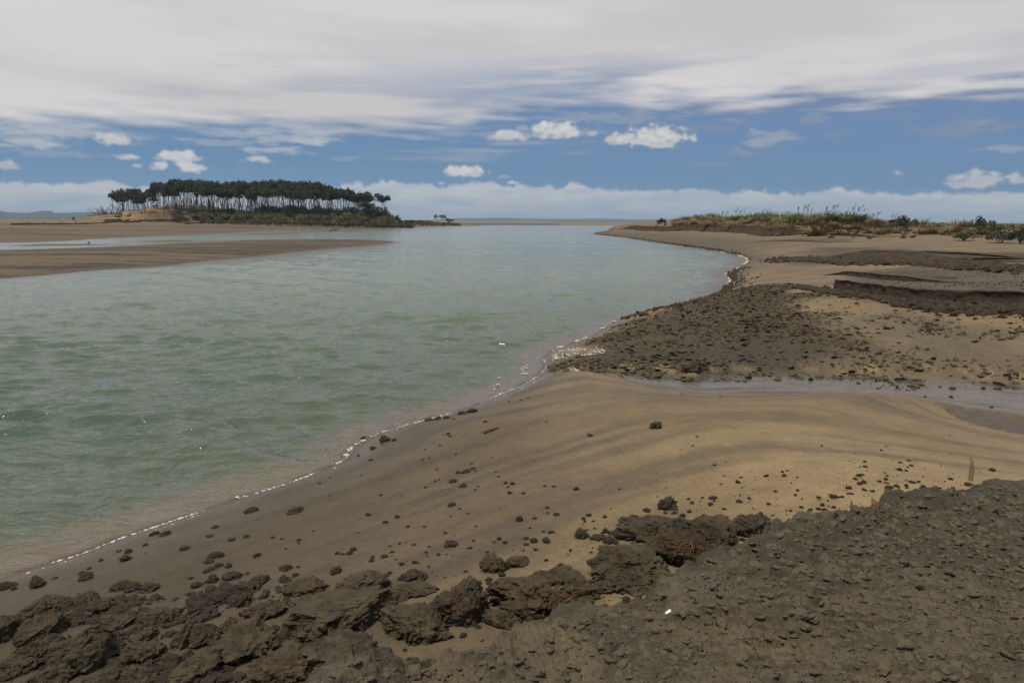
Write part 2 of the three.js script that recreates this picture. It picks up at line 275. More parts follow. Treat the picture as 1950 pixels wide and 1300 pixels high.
// the broken mud bank in front
const bankPx = [[430, 1330], [520, 1292], [590, 1262], [660, 1245], [730, 1228], [800, 1222], [880, 1204], [950, 1188], [1000, 1168], [1055, 1150], [1075, 1134], [1150, 1121], [1215, 1108], [1262, 1082], [1308, 1052], [1370, 1030], [1440, 1000], [1480, 972], [1515, 956], [1560, 966], [1610, 958], [1660, 944], [1690, 927], [1740, 932], [1785, 912], [1835, 914], [1885, 908], [1950, 916], [2050, 925], [2300, 950]];
const bankEdge = smooth(poly(bankPx, 1.5), 4), bankPoly = [...bankEdge, [9, 4], [-3, 4], [-1.6, -1.4]];
const bankBase = (x, z, dB) => 1.47 + 0.10 * fbm(x * 0.9, z * 0.9, 5.5, 3) + 0.06 * noise(x * 2.6, z * 2.6, 1.2) * (1 - sm(0.1, 0.9, dB)) + 0.025 * sm(-0.1, 0.3, dB) - 0.05 * sm(0.0, 0.5, dB);
function bankRelief(x, z) {
  const wx = x + 0.04 * noise(x * 7, z * 7, 3.1) + 0.014 * noise(x * 23, z * 23, 2), wz = z + 0.04 * noise(x * 7, z * 7, 8.7) + 0.014 * noise(x * 23, z * 23, 6);
  const rot = 0.35 + 0.5 * noise(x * 0.4, z * 0.4, 4), c = Math.cos(rot), s = Math.sin(rot), a = wx * c - wz * s, b = wx * s + wz * c;
  const A = worley(a * 15, b * 18, 5), B = worley(a * 34 + 3, b * 41, 29), size = 0.75 + 0.6 * sm(-0.2, 0.35, noise(x * 1.1, z * 1.1, 14));
  let h = plates(A, 0.017, 0.026, 0.018, 0.28) - 0.010 * (1 - sm(0.0, 0.16, A[1] - A[0])) * (hash2(A[2] * 1e6 | 0, 9) > 0.45 ? 1 : 0.15);
  h += plates(B, 0.009, 0.013, 0.009, 0.34);
  h += 0.012 * fbm(x * 26, z * 26, 6.2, 3) + 0.045 * fbm(x * 2.6, z * 2.6, 2.2, 3) + 0.03 * (0.25 - Math.abs(noise(x * 1.7, z * 2.3, 7.1)));
  return h * size * 0.88;
}
function bankHeight(x, z) {
  const d = sd(bankPoly, x, z) + 0.07 * noise(x * 5, z * 5, 9) + 0.03 * noise(x * 14, z * 14, 2);
  if (d < -0.25) return -9;
  return lerp(0.3, bankBase(x, z, d), sm(-0.2, 0.05, d));
}
function hit(px, py, withBank = false, far = 3000) { // where the sight line meets the ground
  const d = ray(px, py).normalize(); let t = 1.5, last = 1.5;
  const below = (s) => { const x = d.x * s, z = d.z * s, y = EYE + d.y * s; return y < Math.max(landHeight(x, z), withBank ? bankHeight(x, z) : -9, 0); };
  while (t < far && !below(t)) { last = t; t *= 1.012; }
  for (let i = 0; i < 14; i++) { const m = (last + t) / 2; if (below(m)) t = m; else last = m; }
  return new THREE.Vector3(d.x * t, EYE + d.y * t, d.z * t);
}

// ------------------------------------------------------------------ colours of the ground
const TAN = [0.215, 0.152, 0.084], PALE = [0.30, 0.218, 0.125], WET = [0.095, 0.076, 0.055], GREYSAND = [0.118, 0.093, 0.064], PEAT = [0.06, 0.047, 0.033], RUST = [0.10, 0.052, 0.022];
const delta = poly([[1045, 668], [1100, 655], [1180, 612], [1350, 570], [1430, 545], [1500, 560], [1500, 600], [1560, 640], [1640, 660], [1560, 690], [1450, 694], [1330, 688], [1110, 682]], 0.45);
const delta2 = poly([[1400, 560], [1590, 575], [1960, 600], [2100, 640], [1960, 680], [1700, 680], [1600, 640], [1480, 610]], 0.8);
const greyPlain = poly([[1590, 530], [1640, 512], [1760, 505], [1960, 500], [2300, 500], [2300, 575], [1950, 566], [1700, 548]], 1.15);
const brownShelf = poly([[1505, 490], [1560, 468], [1640, 472], [1800, 482], [2000, 488], [2000, 500], [1800, 505], [1690, 500], [1560, 500]], 1.2);
const streamLine = smooth(poly([[1180, 700], [1300, 722], [1450, 722], [1600, 728], [1760, 740], [1950, 765], [2200, 790]], 0.2), 3);
function groundLook(x, z, h) { // [colour, roughness]
  const r = Math.hypot(x, z);
  let col = TAN.slice(), rough = 0.93;
  const n1 = fbm(x * 0.35, z * 0.35, 1.1, 4), n2 = fbm(x * 2.2, z * 2.2, 3.1, 3);
  if (x > -60 || r < 60) {
    const dS = sd(rightLand, x, z), right = dS > -4;
    if (right && r < 46) {
      const dL = sd(lobe, x, z);
      if (dL > 0) {
        const dB = Math.max(0.02, -sd(bankPoly, x, z)), q = 0.55, dd = Math.max(0, -Math.log(Math.exp(-q * distLine(nearShore, x, z)[0]) + Math.exp(-q * distLine(streamEdge, x, z)[0])) / q + 1.26), g = dd / (dd + dB) * 5.5, s = Math.atan2(x + 3, -z) * 9;
        const band = 0.7 * fbm(g * 1.6 + 0.35 * n1, s * 0.16, 2.2, 4) + 0.75 * fbm(g * 4.5 + 0.5 * n2, s * 0.3, 7.3, 3) + 0.4 * fbm(g * 15, s * 0.8, 4.3, 2);
        const damp = sm(5.2, 1.2, dL * (0.55 + 0.45 * sm(-2, 6, x)) + 2.4 * n1 + 0.5 * band) * (1 - 0.55 * sm(3, 10, x));
        col = mix3(PALE, TAN, sm(-0.25, 0.2, n1 + 0.4 * band));
        col = mix3(col, GREYSAND, clamp(sm(-0.1, 0.4, band) * 0.6 + damp * 0.5));
        col = mix3(col, [0.060, 0.047, 0.033], sm(2.0, -2.4, x) * 0.8);
        if (dS < 0.12) { const w = sm(0.12, -0.1, dS); col = mix3(col, [0.17, 0.125, 0.09], w); }
        const wet = (0.15 + 0.85 * sm(-0.05, 0.2, dS)) * sm(0.95, 0.25, dS + 0.25 * n2 + 0.2 * noise(x * 0.7, z * 0.7, 4) - 0.5 * sm(7, 14, -z) * sm(0, 3, dL));
        col = mix3(col, WET, wet * 0.92); rough = lerp(rough, 0.2, wet * sm(0.9, 0.1, dS + 0.3 * n2));
        rough = lerp(rough, 0.62, sm(1.9, 0.8, dS) * (1 - wet));
      } else {
        col = mix3(TAN, [0.150, 0.117, 0.080], sm(-0.2, 0.2, n1));
        const dT = sd(stream, x, z);
        const flow = distLine(streamLine, x, z), lines = fbm(flow[0] * 3.2 * (x > 0 ? 1 : 1) + n2 * 0.5, flow[1] * 0.28, 3.3, 4);
        const dD = sd(delta, x, z), dD2 = sd(delta2, x, z);
        const damp = sm(3.2, 0.4, -dT + n1 * 3) * sm(-0.5, 0.6, -dT);
        col = mix3(col, GREYSAND, damp * 0.85);
        col = mix3(col, [0.046, 0.035, 0.025], sm(-0.7, 0.5, dD + 1.6 * n1 + 0.7 * n2) * 0.85);
        col = mix3(col, [0.115, 0.09, 0.06], sm(-0.5, 0.8, dD2) * sm(0.0, 0.35, n1 + 0.6 * n2 + 0.1) * 0.6);
        if (dT > -0.7) {
          const yel = sm(-0.7, -0.25, dT + 0.2 * n2) * sm(-0.05, -0.2, dT) * sm(0.05, 0.3, n2 + 0.15 + n1);
          col = mix3(col, [0.33, 0.26, 0.13], yel * 0.6);
        }
        const wet = sm(-0.15, 0.12, dT + 0.12 * n2);
        col = mix3(col, mix3([0.12, 0.10, 0.085], [0.065, 0.052, 0.042], sm(0.0, 0.22, lines)), wet); rough = lerp(rough, lerp(0.17, 0.42, sm(0.0, 0.25, lines)), wet);
        const dp = sd(pool, x, z); if (dp > -0.3) { const k = sm(-0.25, 0.15, dp); col = mix3(col, mix3([0.088, 0.056, 0.032], [0.062, 0.042, 0.027], sm(0, 0.2, noise(x * 4, z * 14, 1))), k); rough = lerp(rough, 0.5, k); }
        const edgeWet = sm(0.8, 0.1, dS + 0.3 * n2); col = mix3(col, WET, edgeWet * 0.8); rough = lerp(rough, 0.25, edgeWet * 0.8);
        const grey = sm(-0.5, 0.8, sd(greyPlain, x, z) + n1);
        col = mix3(col, mix3([0.062, 0.053, 0.042], [0.105, 0.088, 0.069], sm(-0.2, 0.3, n2 + n1)), grey * 0.9);
      }
    } else if (right) {
      col = mix3(TAN, [0.162, 0.125, 0.083], sm(-0.25, 0.2, n1));
      const stripe = fbm(x * 0.05, z * 0.35, 4.2, 4);
      col = mix3(col, [0.125, 0.097, 0.067], sm(-0.05, 0.25, stripe) * 0.7);
      const bs = sm(-1.5, 1, sd(brownShelf, x, z) + 3 * n1); col = mix3(col, mix3(PEAT, RUST, sm(-0.1, 0.3, n2)), bs * 0.8);
      const edgeWet = sm(3, 0.3, dS + n1 * 2); col = mix3(col, [0.10, 0.08, 0.06], edgeWet * 0.85); rough = lerp(rough, 0.4, edgeWet * 0.5);
      if (r > 70 && x < 60) { const sh = sm(9, 3, dS + 5 * n1); col = mix3(col, [0.085, 0.072, 0.05], sh * sm(75, 100, r) * 0.8); }
      const dd = sd(dunePoly, x, z); if (dd > -2) col = mix3(col, [0.19, 0.12, 0.06], sm(0, 3, dd) * 0.6);
      if (x > 40 && r > 85) col = mix3(col, [0.2, 0.145, 0.085], 0.4);
    }
  }
  if (x < 60) {
    const d1 = r < 170 ? sd(sandbar, x, z) : -99;
    if (d1 > -8) {
      const st = fbm(x * 0.06, z * 0.32, 5.2, 4);
      col = mix3([0.135, 0.100, 0.062], [0.042, 0.032, 0.022], sm(-0.16, 0.16, st + 0.3 * n1 + 0.3 * fbm(x * 0.03, z * 1.1, 3.2, 3))); const wet = sm(2.6, 0.2, d1 + 1.5 * n1);
      col = mix3(col, [0.10, 0.076, 0.055], wet * 0.8); rough = lerp(rough, 0.3, wet * sm(1.4, 0, d1));
    } else if (r > 90 && z < -60 && x < 0) {
      const d2 = sd(islandLand, x, z);
      const st = fbm(x * 0.012, z * 0.05, 5.2, 4);
      col = mix3([0.165, 0.118, 0.070], [0.070, 0.053, 0.034], sm(-0.18, 0.25, st)); const wet = sm(26, 4, d2 + 14 * st);
      col = mix3(col, [0.115, 0.088, 0.06], wet * 0.8);
      const up = sm(60, 150, d2); col = mix3(col, [0.27, 0.185, 0.105], up * 0.5);
      if (z < -400 && z > -780 && x > -320 && x < -20) {
        const bare = Math.max(sm(-84, -72, x), sm(-197, -212, x + 14 * noise(z * 0.06, x * 0.05, 1))), hi = sm(2.6, 4.6, h + 1.2 * n1 * 3);
        col = mix3(col, mix3([0.085, 0.07, 0.038], [0.32, 0.205, 0.10], bare * (0.75 + n1)), hi);
        col = mix3(col, [0.075, 0.055, 0.035], sm(0.0, 0.3, fbm(x * 0.1, h * 0.35, 2.7, 4)) * hi * 0.85 * (1 - 0.3 * bare));
      }
      if (r > 620) col = mix3(col, [0.22, 0.18, 0.11], 0.5);
    }
    if (r > 760) { const d3 = sd(farSpit, x, z); if (d3 > -30) col = mix3([0.115, 0.09, 0.06], [0.30, 0.225, 0.14], sm(60, 260, d3)); }
  }
  return [[col[0] * 0.845, col[1] * 0.828, col[2] * 0.735], rough];
}
function polar(rows, a0, a1, n) { const A = []; for (let j = 0; j <= n; j++) A.push(lerp(a0, a1, j / n)); return { R: rows, A }; }
function steps(list) { const out = []; let r = list[0][0]; for (let i = 1; i < list.length; i++) while (r < list[i][0]) { out.push(r); r *= 1 + list[i][1]; } out.push(list[list.length - 1][0]); return out; }
const DG = Math.PI / 180;
// the roughness of the near ground (wet, dry) as a map laid over it in metres
const RW = { x0: -14, x1: 26, z0: -62, z1: 2 };
const roughTex = texture(1024, (u, v) => { const x = lerp(RW.x0, RW.x1, u), z = lerp(RW.z0, RW.z1, v), h = 0.3; if (u < 0.004 || v < 0.004 || u > 0.996 || v > 0.996) return 0.93; return groundLook(x, z, h)[1]; });
roughTex.wrapS = roughTex.wrapT = THREE.ClampToEdgeWrapping; roughTex.channel = 1;
{
  const { R, A } = polar(steps([[1.3, 0], [30, 0.0088], [320, 0.011], [9500, 0.025]]), -56 * DG, 56 * DG, 780), nA_ = A.length;
  const pos = [], col = [], uv = [], uv1 = [], idx = [], H = new Float32Array(R.length * nA_), map = new Int32Array(R.length * nA_).fill(-1);
  for (let i = 0; i < R.length; i++) for (let j = 0; j < nA_; j++) H[i * nA_ + j] = landHeight(Math.sin(A[j]) * R[i], -Math.cos(A[j]) * R[i]);
  const vert = (i, j) => {
    const k = i * nA_ + j;
    if (map[k] < 0) {
      const x = Math.sin(A[j]) * R[i], z = -Math.cos(A[j]) * R[i]; let h = H[k];
      const c = groundLook(x, z, h)[0];
      if (R[i] < 45 && h > 0.02) h += (0.012 * fbm(x * 1.6, z * 1.6, 4.4, 4) + 0.003 * noise(x * 9, z * 9, 1)) * sm(0.0, 0.2, h);
      map[k] = pos.length / 3; pos.push(x, h, z); col.push(...c.map((v) => v / 0.8)); uv.push(x / 2.6, z / 2.6); uv1.push((x - RW.x0) / (RW.x1 - RW.x0), (z - RW.z0) / (RW.z1 - RW.z0));
    }
    return map[k];
  };
  for (let i = 0; i + 1 < R.length; i++) for (let j = 0; j + 1 < nA_; j++) {
    const k = i * nA_ + j, top = Math.max(H[k], H[k + 1], H[k + nA_], H[k + nA_ + 1]);
    if (top < -0.9) continue;
    const a = vert(i, j), b = vert(i, j + 1), c = vert(i + 1, j), d = vert(i + 1, j + 1);
    idx.push(a, b, c, b, d, c);
  }
  const g = geo(pos, idx, col, uv); g.setAttribute('uv1', new THREE.Float32BufferAttribute(uv1, 2));
  const m = new THREE.MeshStandardMaterial({ vertexColors: true, map: grainTex, bumpMap: grainBump, bumpScale: 0.012, roughness: 1, roughnessMap: roughTex });
  m.name = 'sand';
  tag(mesh('sand_ground', g, m), 'wide tan and grey sand flats and beach round the tidal channel', 'sand', null, 'structure');
}
// ------------------------------------------------------------------ water
const trains = [];
{
  const R = rng(5);
  const add = (n, l0, l1, dir, spread, steep) => { for (let i = 0; i < n; i++) { const L = l0 * Math.pow(l1 / l0, (i + 0.5 * R()) / n), a = dir + (R() - 0.5) * spread, k = 2 * Math.PI / L; trains.push([Math.sin(a) * k, Math.cos(a) * k, L * steep * (0.7 + 0.6 * R()), R() * 6.28, L]); } };
  add(4, 2.4, 5.0, -0.62, 0.22, 0.0062); add(10, 0.55, 1.5, -0.05, 0.6, 0.0125); add(13, 0.26, 0.6, 0.15, 0.85, 0.0175);
}
function wave(x, z, r) {
  const wx = x + 0.7 * noise(x * 0.16, z * 0.16, 3) + 0.22 * noise(x * 0.7, z * 0.7, 5), wz = z + 0.7 * noise(x * 0.16, z * 0.16, 9) + 0.22 * noise(x * 0.7, z * 0.7, 7), gust = 0.55 + 0.9 * sm(-0.35, 0.4, fbm(x * 0.11, z * 0.2, 6, 3));
  let h = 0;
  for (const [kx, kz, a, p, L] of trains) { const fade = sm(L * 95, L * 42, r); if (fade <= 0) continue; const s = Math.sin(wx * kx + wz * kz + p); h += 1.15 * fade * a * (s > 0 ? s * s : s * 0.5) * (L < 1.9 ? gust : 1); }
  return h;
}
{
  const rip = tileable(18, 91, 5, 0.6), rip2 = tileable(7, 17, 3, 0.6);
  const ripTex = texture(1024, (u, v) => { const w = rip2(u, v) * 0.12, a = rip(u + w, (v * 2 + w) % 1); return a; });
  const { R, A } = polar(steps([[3.2, 0], [26, 0.0052], [120, 0.0085], [400, 0.014], [9500, 0.03]]), -56 * DG, 48 * DG, 760), n = A.length;
  const pos = [], col = [], uv = [], idx = [], H = new Float32Array(R.length * n), map = new Int32Array(R.length * n).fill(-1);
  for (let i = 0; i < R.length; i++) for (let j = 0; j < n; j++) H[i * n + j] = landHeight(Math.sin(A[j]) * R[i], -Math.cos(A[j]) * R[i]);
  const DEEP = [0.060, 0.092, 0.058], MID = [0.148, 0.190, 0.140], SHOAL = [0.15, 0.108, 0.072];
  const vert = (i, j) => {
    const k = i * n + j;
    if (map[k] < 0) {
      const x = Math.sin(A[j]) * R[i], z = -Math.cos(A[j]) * R[i], r = R[i], depth = -H[k];
      const calm = r > 60 && x < 0 ? clamp(1 - sm(6, 1, -Math.max(sd(sandbar, x, z), r > 90 ? sd(islandLand, x, z) : -99)) * 0.9, 0.05, 1) : 1;
      const h = depth < -0.05 ? 0 : wave(x, z, r) * calm * sm(-0.02, 0.22, depth);
      const near = sm(-50, -6, z), deep = mix3(MID, DEEP, near), dn = depth + 0.05 * fbm(x * 0.5, z * 0.5, 8.4, 3);
      let c = mix3(SHOAL, deep, sm(0.035, 0.145, dn));
      c = mix3(c, [0.10, 0.105, 0.07], (1 - sm(0.15, 0.6, dn)) * 0.35);
      const a = sm(-0.012, 0.02, depth + 0.01 * noise(x * 3, z * 3, 2));
      map[k] = pos.length / 3; pos.push(x, h, z); col.push(...c, r > 60 ? (a > 0.1 ? 1 : a) : a); uv.push(x / 6.1, z / 6.1);
    }
    return map[k];
  };
  for (let i = 0; i + 1 < R.length; i++) for (let j = 0; j + 1 < n; j++) {
    const k = i * n + j;
    if (Math.min(H[k], H[k + 1], H[k + n], H[k + n + 1]) > 0.03) continue;
    const a = vert(i, j), b = vert(i, j + 1), c = vert(i + 1, j), d = vert(i + 1, j + 1);
    idx.push(a, b, c, b, d, c);
  }
  const m = new THREE.MeshPhysicalMaterial({ vertexColors: true, roughness: 0.1, ior: 1.33, transparent: true, bumpMap: ripTex, bumpScale: 0.06 });
  m.name = 'sea water';
  tag(mesh('water', geo(pos, idx, col, uv, 4), m), 'rippled green tidal channel curving past the beach to the horizon', 'water', null, 'structure');
}
// ------------------------------------------------------------------ materials of mud, plants, wood
const std = (o) => { const m = new THREE.MeshStandardMaterial({ roughness: 0.95, vertexColors: true, ...o }); return m; };
const mudMat = std({ color: new THREE.Color().setRGB(0.78, 0.74, 0.62), map: grainTex, bumpMap: crumbBump, bumpScale: 0.02 }); mudMat.name = 'crumbly mud';
const bankMat = std({ color: new THREE.Color().setRGB(0.66, 0.65, 0.58), map: grainTex, bumpMap: crackBump, bumpScale: 0.010, roughness: 0.95 }); bankMat.name = 'cracked mud';
const flakeMat = std({ roughness: 0.95, color: new THREE.Color().setRGB(0.78, 0.77, 0.69) }); flakeMat.name = 'mud flakes';
const rubbleMat = std({ color: new THREE.Color().setRGB(0.64, 0.58, 0.46) }); rubbleMat.name = 'brown rubble';
const leafMat = std({ roughness: 0.8 }); leafMat.name = 'leaves';
const woodMat = std({}); woodMat.name = 'bark and driftwood';
const strawMat = std({ roughness: 0.85 }); strawMat.name = 'dry stalks';
const foamMat = new THREE.MeshStandardMaterial({ color: new THREE.Color().setRGB(0.62, 0.58, 0.49), roughness: 0.7 }); foamMat.name = 'foam';
// ------------------------------------------------------------------ cracked mud bank in the foreground
{
  const { R, A } = polar(steps([[1.6, 0], [3.4, 0.0028], [8.0, 0.0024]]), -34 * DG, 45 * DG, 640), n = A.length, N = R.length * n;
  const H = new Float32Array(N), map = new Int32Array(N).fill(-1), pos = [], col = [], uv = [], idx = [];
  for (let i = 0; i < R.length; i++) for (let j = 0; j < n; j++) { const x = Math.sin(A[j]) * R[i], z = -Math.cos(A[j]) * R[i], b = bankHeight(x, z); H[i * n + j] = b < -1 ? -9 : b; }
  const vert = (i, j) => {
    const k = i * n + j;
    if (map[k] < 0) {
      const x = Math.sin(A[j]) * R[i], z = -Math.cos(A[j]) * R[i], rel = H[k] > 0.9 ? bankRelief(x, z) : 0.06 * fbm(x * 9, z * 9, 3, 3);
      const wx = x + 0.045 * noise(x * 7, z * 7, 3.1), wz = z + 0.045 * noise(x * 7, z * 7, 8.7), cell = worley(wx * 17, wz * 19, 5)[2];
      const tone = fbm(x * 0.8, z * 0.8, 4, 3), spot = noise(x * 6, z * 6, 2);
      let c = mix3([0.086, 0.072, 0.049], [0.054, 0.043, 0.030], clamp(0.5 + tone * 1.6 + 0.3 * spot));
      c = mix3(c, [0.125, 0.108, 0.074], cell * 0.55);
      c = mix3(c, [0.15, 0.13, 0.10], sm(0.5, 0.05, sd(bankPoly, x, z)) * sm(0.0, 0.3, fbm(x * 2, z * 2, 9, 3)) * 0.7);
      c = mix3(c, [0.20, 0.155, 0.095], sm(0.1, 0.24, fbm(x * 1.1, z * 1.1, 12.5, 4)) * sm(0.02, -0.02, rel) * 0.8);
      c = mix3(c, [0.05, 0.04, 0.03], sm(1.45, 1.2, H[k]) * 0.6);
      const s = 0.02 * noise(x * 13, z * 13, 4);
      map[k] = pos.length / 3; pos.push(x + s, H[k] + rel, z + 0.02 * noise(x * 13, z * 13, 14)); col.push(...c.map((v) => v / 0.8)); uv.push(x / 0.9, z / 0.9);
    }
    return map[k];
  };
  for (let i = 0; i + 1 < R.length; i++) for (let j = 0; j + 1 < n; j++) {
    const k = i * n + j;
    if (Math.min(H[k], H[k + 1], H[k + n], H[k + n + 1]) < 0) continue;
    const a = vert(i, j), b = vert(i, j + 1), c = vert(i + 1, j), d = vert(i + 1, j + 1);
    idx.push(a, b, c, b, d, c);
  }
  tag(mesh('mud_bank', geo(pos, idx, col, uv), bankMat), 'dark cracked mud bank covered in flaky clods in the near foreground', 'mud bank', null, 'structure');
}
// ------------------------------------------------------------------ low ledges of dark mud with a crumbling front
function ledge(px, lift, wide, o = {}) {
  const line = smooth(Array.isArray(px[0]) && !o.world ? px.map(([x, y]) => { const p = hit(x, y); return [p.x, p.z]; }) : px, 8);
  let total = 0; const s = [0]; for (let i = 1; i < line.length; i++) { total += Math.hypot(line[i][0] - line[i - 1][0], line[i][1] - line[i - 1][1]); s.push(total); }
  const step = o.step ?? 0.07, nu = Math.ceil(total / step), face = o.face ?? 16, top = o.top ?? 22, pos = [], col = [], uv = [], idx = [], rows = face + top, rough = o.rough ?? 1;
  for (let i = 0; i <= nu; i++) {
    const at = total * i / nu; let k = 1; while (k < s.length - 1 && s[k] < at) k++;
    const t = (at - s[k - 1]) / (s[k] - s[k - 1] || 1), x0 = lerp(line[k - 1][0], line[k][0], t), z0 = lerp(line[k - 1][1], line[k][1], t);
    let nx = -(line[k][1] - line[k - 1][1]), nz = line[k][0] - line[k - 1][0]; const l = Math.hypot(nx, nz) || 1; nx /= l; nz /= l; if (nx * x0 + nz * z0 < 0) { nx = -nx; nz = -nz; }
    const taper = sm(0, o.t0 ?? 0.5, at) * sm(total, total - (o.t1 ?? 0.5), at);
    const wob = (0.4 * fbm(x0 * 0.5, z0 * 0.5, 3, 3) + 0.16 * fbm(x0 * 3, z0 * 3, 5, 3)) * lift * rough * 1.6, L = lift * taper * (1 + 0.25 * fbm(x0 * 0.5, z0 * 0.5, 8, 3) + 0.1 * fbm(x0 * 2.6, z0 * 2.6, 2, 3));
    for (let j = 0; j <= rows; j++) {
      let b, y;
      if (j <= face) {
        const v = j / face; b = wob + (v * (o.slope ?? 0.25) - 0.3 * Math.sin(v * 3.14) * (0.2 + 0.5 * noise(x0 * 1.7, z0 * 1.7, v * 2)) * -1) * lift + 0.24 * lift * rough * fbm(x0 * 3.4, z0 * 3.4, v * 2.2 + 1, 4);
        if (v > 0.85) b -= 0.06 * lift;
        const x = x0 + nx * b, z = z0 + nz * b; y = (o.abs ? landHeight(x0, z0) : landHeight(x, z)) - 0.1 + (L + 0.1) * Math.pow(v, o.pow ?? 0.9) + 0.04 * lift * fbm(x * 9, z * 9, v * 5, 2);
        pos.push(x, y, z); const n1 = fbm(x * 2, z * 2, y * 5, 3);
        let c = mix3(o.dark ?? [0.042, 0.032, 0.023], o.rust ?? [0.07, 0.045, 0.025], sm(-0.1, 0.3, n1)); c = mix3(c, o.topc ?? [0.068, 0.057, 0.043], sm(0.9, 1, v) * 0.7); col.push(...c.map((q) => q / 0.8)); uv.push((x0 + z0) * 1.0, y * 1.4 + b);
      } else {
        const v = (j - face) / top; b = wob + (o.slope ?? 0.25) * lift + wide * v * v * (0.8 + 0.3 * noise(x0 * 0.3, z0 * 0.3, 2)) - 0.03 * lift * (1 - v);
        const x = x0 + nx * b, z = z0 + nz * b; y = (o.abs ? lerp(landHeight(x0, z0) + L, landHeight(x, z), v) : landHeight(x, z) + L * Math.pow(1 - v, o.back ?? 0.8)) + (0.16 * lift + 0.03) * fbm(x * 3, z * 3, 3, 5) * (1 - v) - 0.05 * v * v;
        pos.push(x, y, z); const n1 = fbm(x * 0.7, z * 0.7, 2, 4), gl = groundLook(x, z, y)[0];
        col.push(...mix3(o.topc ?? [0.056, 0.046, 0.033], o.topc2 ?? [0.088, 0.073, 0.053], sm(-0.2, 0.35, n1 + 0.2 * v)).map((q, k, A) => lerp(q, gl[k], sm(0.25, 0.95, v + 0.5 * n1)) / 0.8)); uv.push(x / 1.2, z / 1.2);
      }
    }
  }
  for (let i = 0; i < nu; i++) for (let j = 0; j < rows; j++) { const a = i * (rows + 1) + j, b = a + rows + 1; idx.push(a, a + 1, b, b, a + 1, b + 1); }
  return geo(pos, idx, col, uv);
}
const ledges = [
  [ledge([[1584, 549], [1592, 553], [1615, 556], [1650, 561], [1719, 572], [1800, 576], [1950, 582], [2250, 592]], 0.36, 4.2, { t0: 0.15 }), 'long dark mud ledge with undercut front, the nearest one on the upper beach'],
  [ledge([[1560, 524], [1600, 524], [1632, 527], [1690, 533], [1740, 536], [1800, 538], [1860, 539]], 0.2, 5, { t0: 2.0, t1: 3 }), 'low dark mud strip just behind the nearest long ledge'],
  [ledge([[1545, 497], [1570, 494], [1620, 492], [1700, 493], [1760, 499], [1823, 501], [1900, 500], [2010, 502]], 0.46, 8, { t0: 4, t1: 9, step: 0.16, slope: 1.5, pow: 0.7, rough: 1.5, dark: [0.05, 0.036, 0.023], rust: [0.085, 0.05, 0.024] }), 'brown crumbling mud ledge with rubble slope, farther up the beach than the grey ledges'],
  [ledge([[1632, 481], [1700, 484], [1800, 487], [1920, 491], [2020, 493]], 0.24, 9, { t0: 1.5, t1: 6, step: 0.16, dark: [0.035, 0.026, 0.018] }), 'thin dark mud step above the brown crumbling ledge'],
  [ledge(cliffLine, 1.2, 3.0, { world: true, abs: true, step: 0.3, t0: 40, t1: 14, slope: 0.9, rough: 1.1, dark: [0.045, 0.032, 0.02], rust: [0.085, 0.055, 0.028], topc: [0.13, 0.08, 0.04], topc2: [0.2, 0.13, 0.065], back: 0.9 }), 'brown eroded bank with dry grass along its top at the far point'],
  [ledge([[1535, 450], [1580, 449], [1650, 451], [1700, 453]], 0.35, 10, { t0: 3, t1: 8, step: 0.3, dark: [0.04, 0.028, 0.018], topc: [0.16, 0.105, 0.055] }), 'short dark mud step below the domed tussock'],
  [ledge([[1395, 466], [1440, 462], [1500, 460], [1580, 462], [1640, 462]], 0.18, 8, { t0: 12, t1: 10, step: 0.3, slope: 3, dark: [0.05, 0.032, 0.02], topc: [0.08, 0.05, 0.03], topc2: [0.15, 0.11, 0.07] }), 'smear of dark mud at the foot of the far brown bank'],
];
for (const [g, label] of ledges) tag(mesh('mud_ledge', g, mudMat), label, 'mud ledge', null, 'structure');

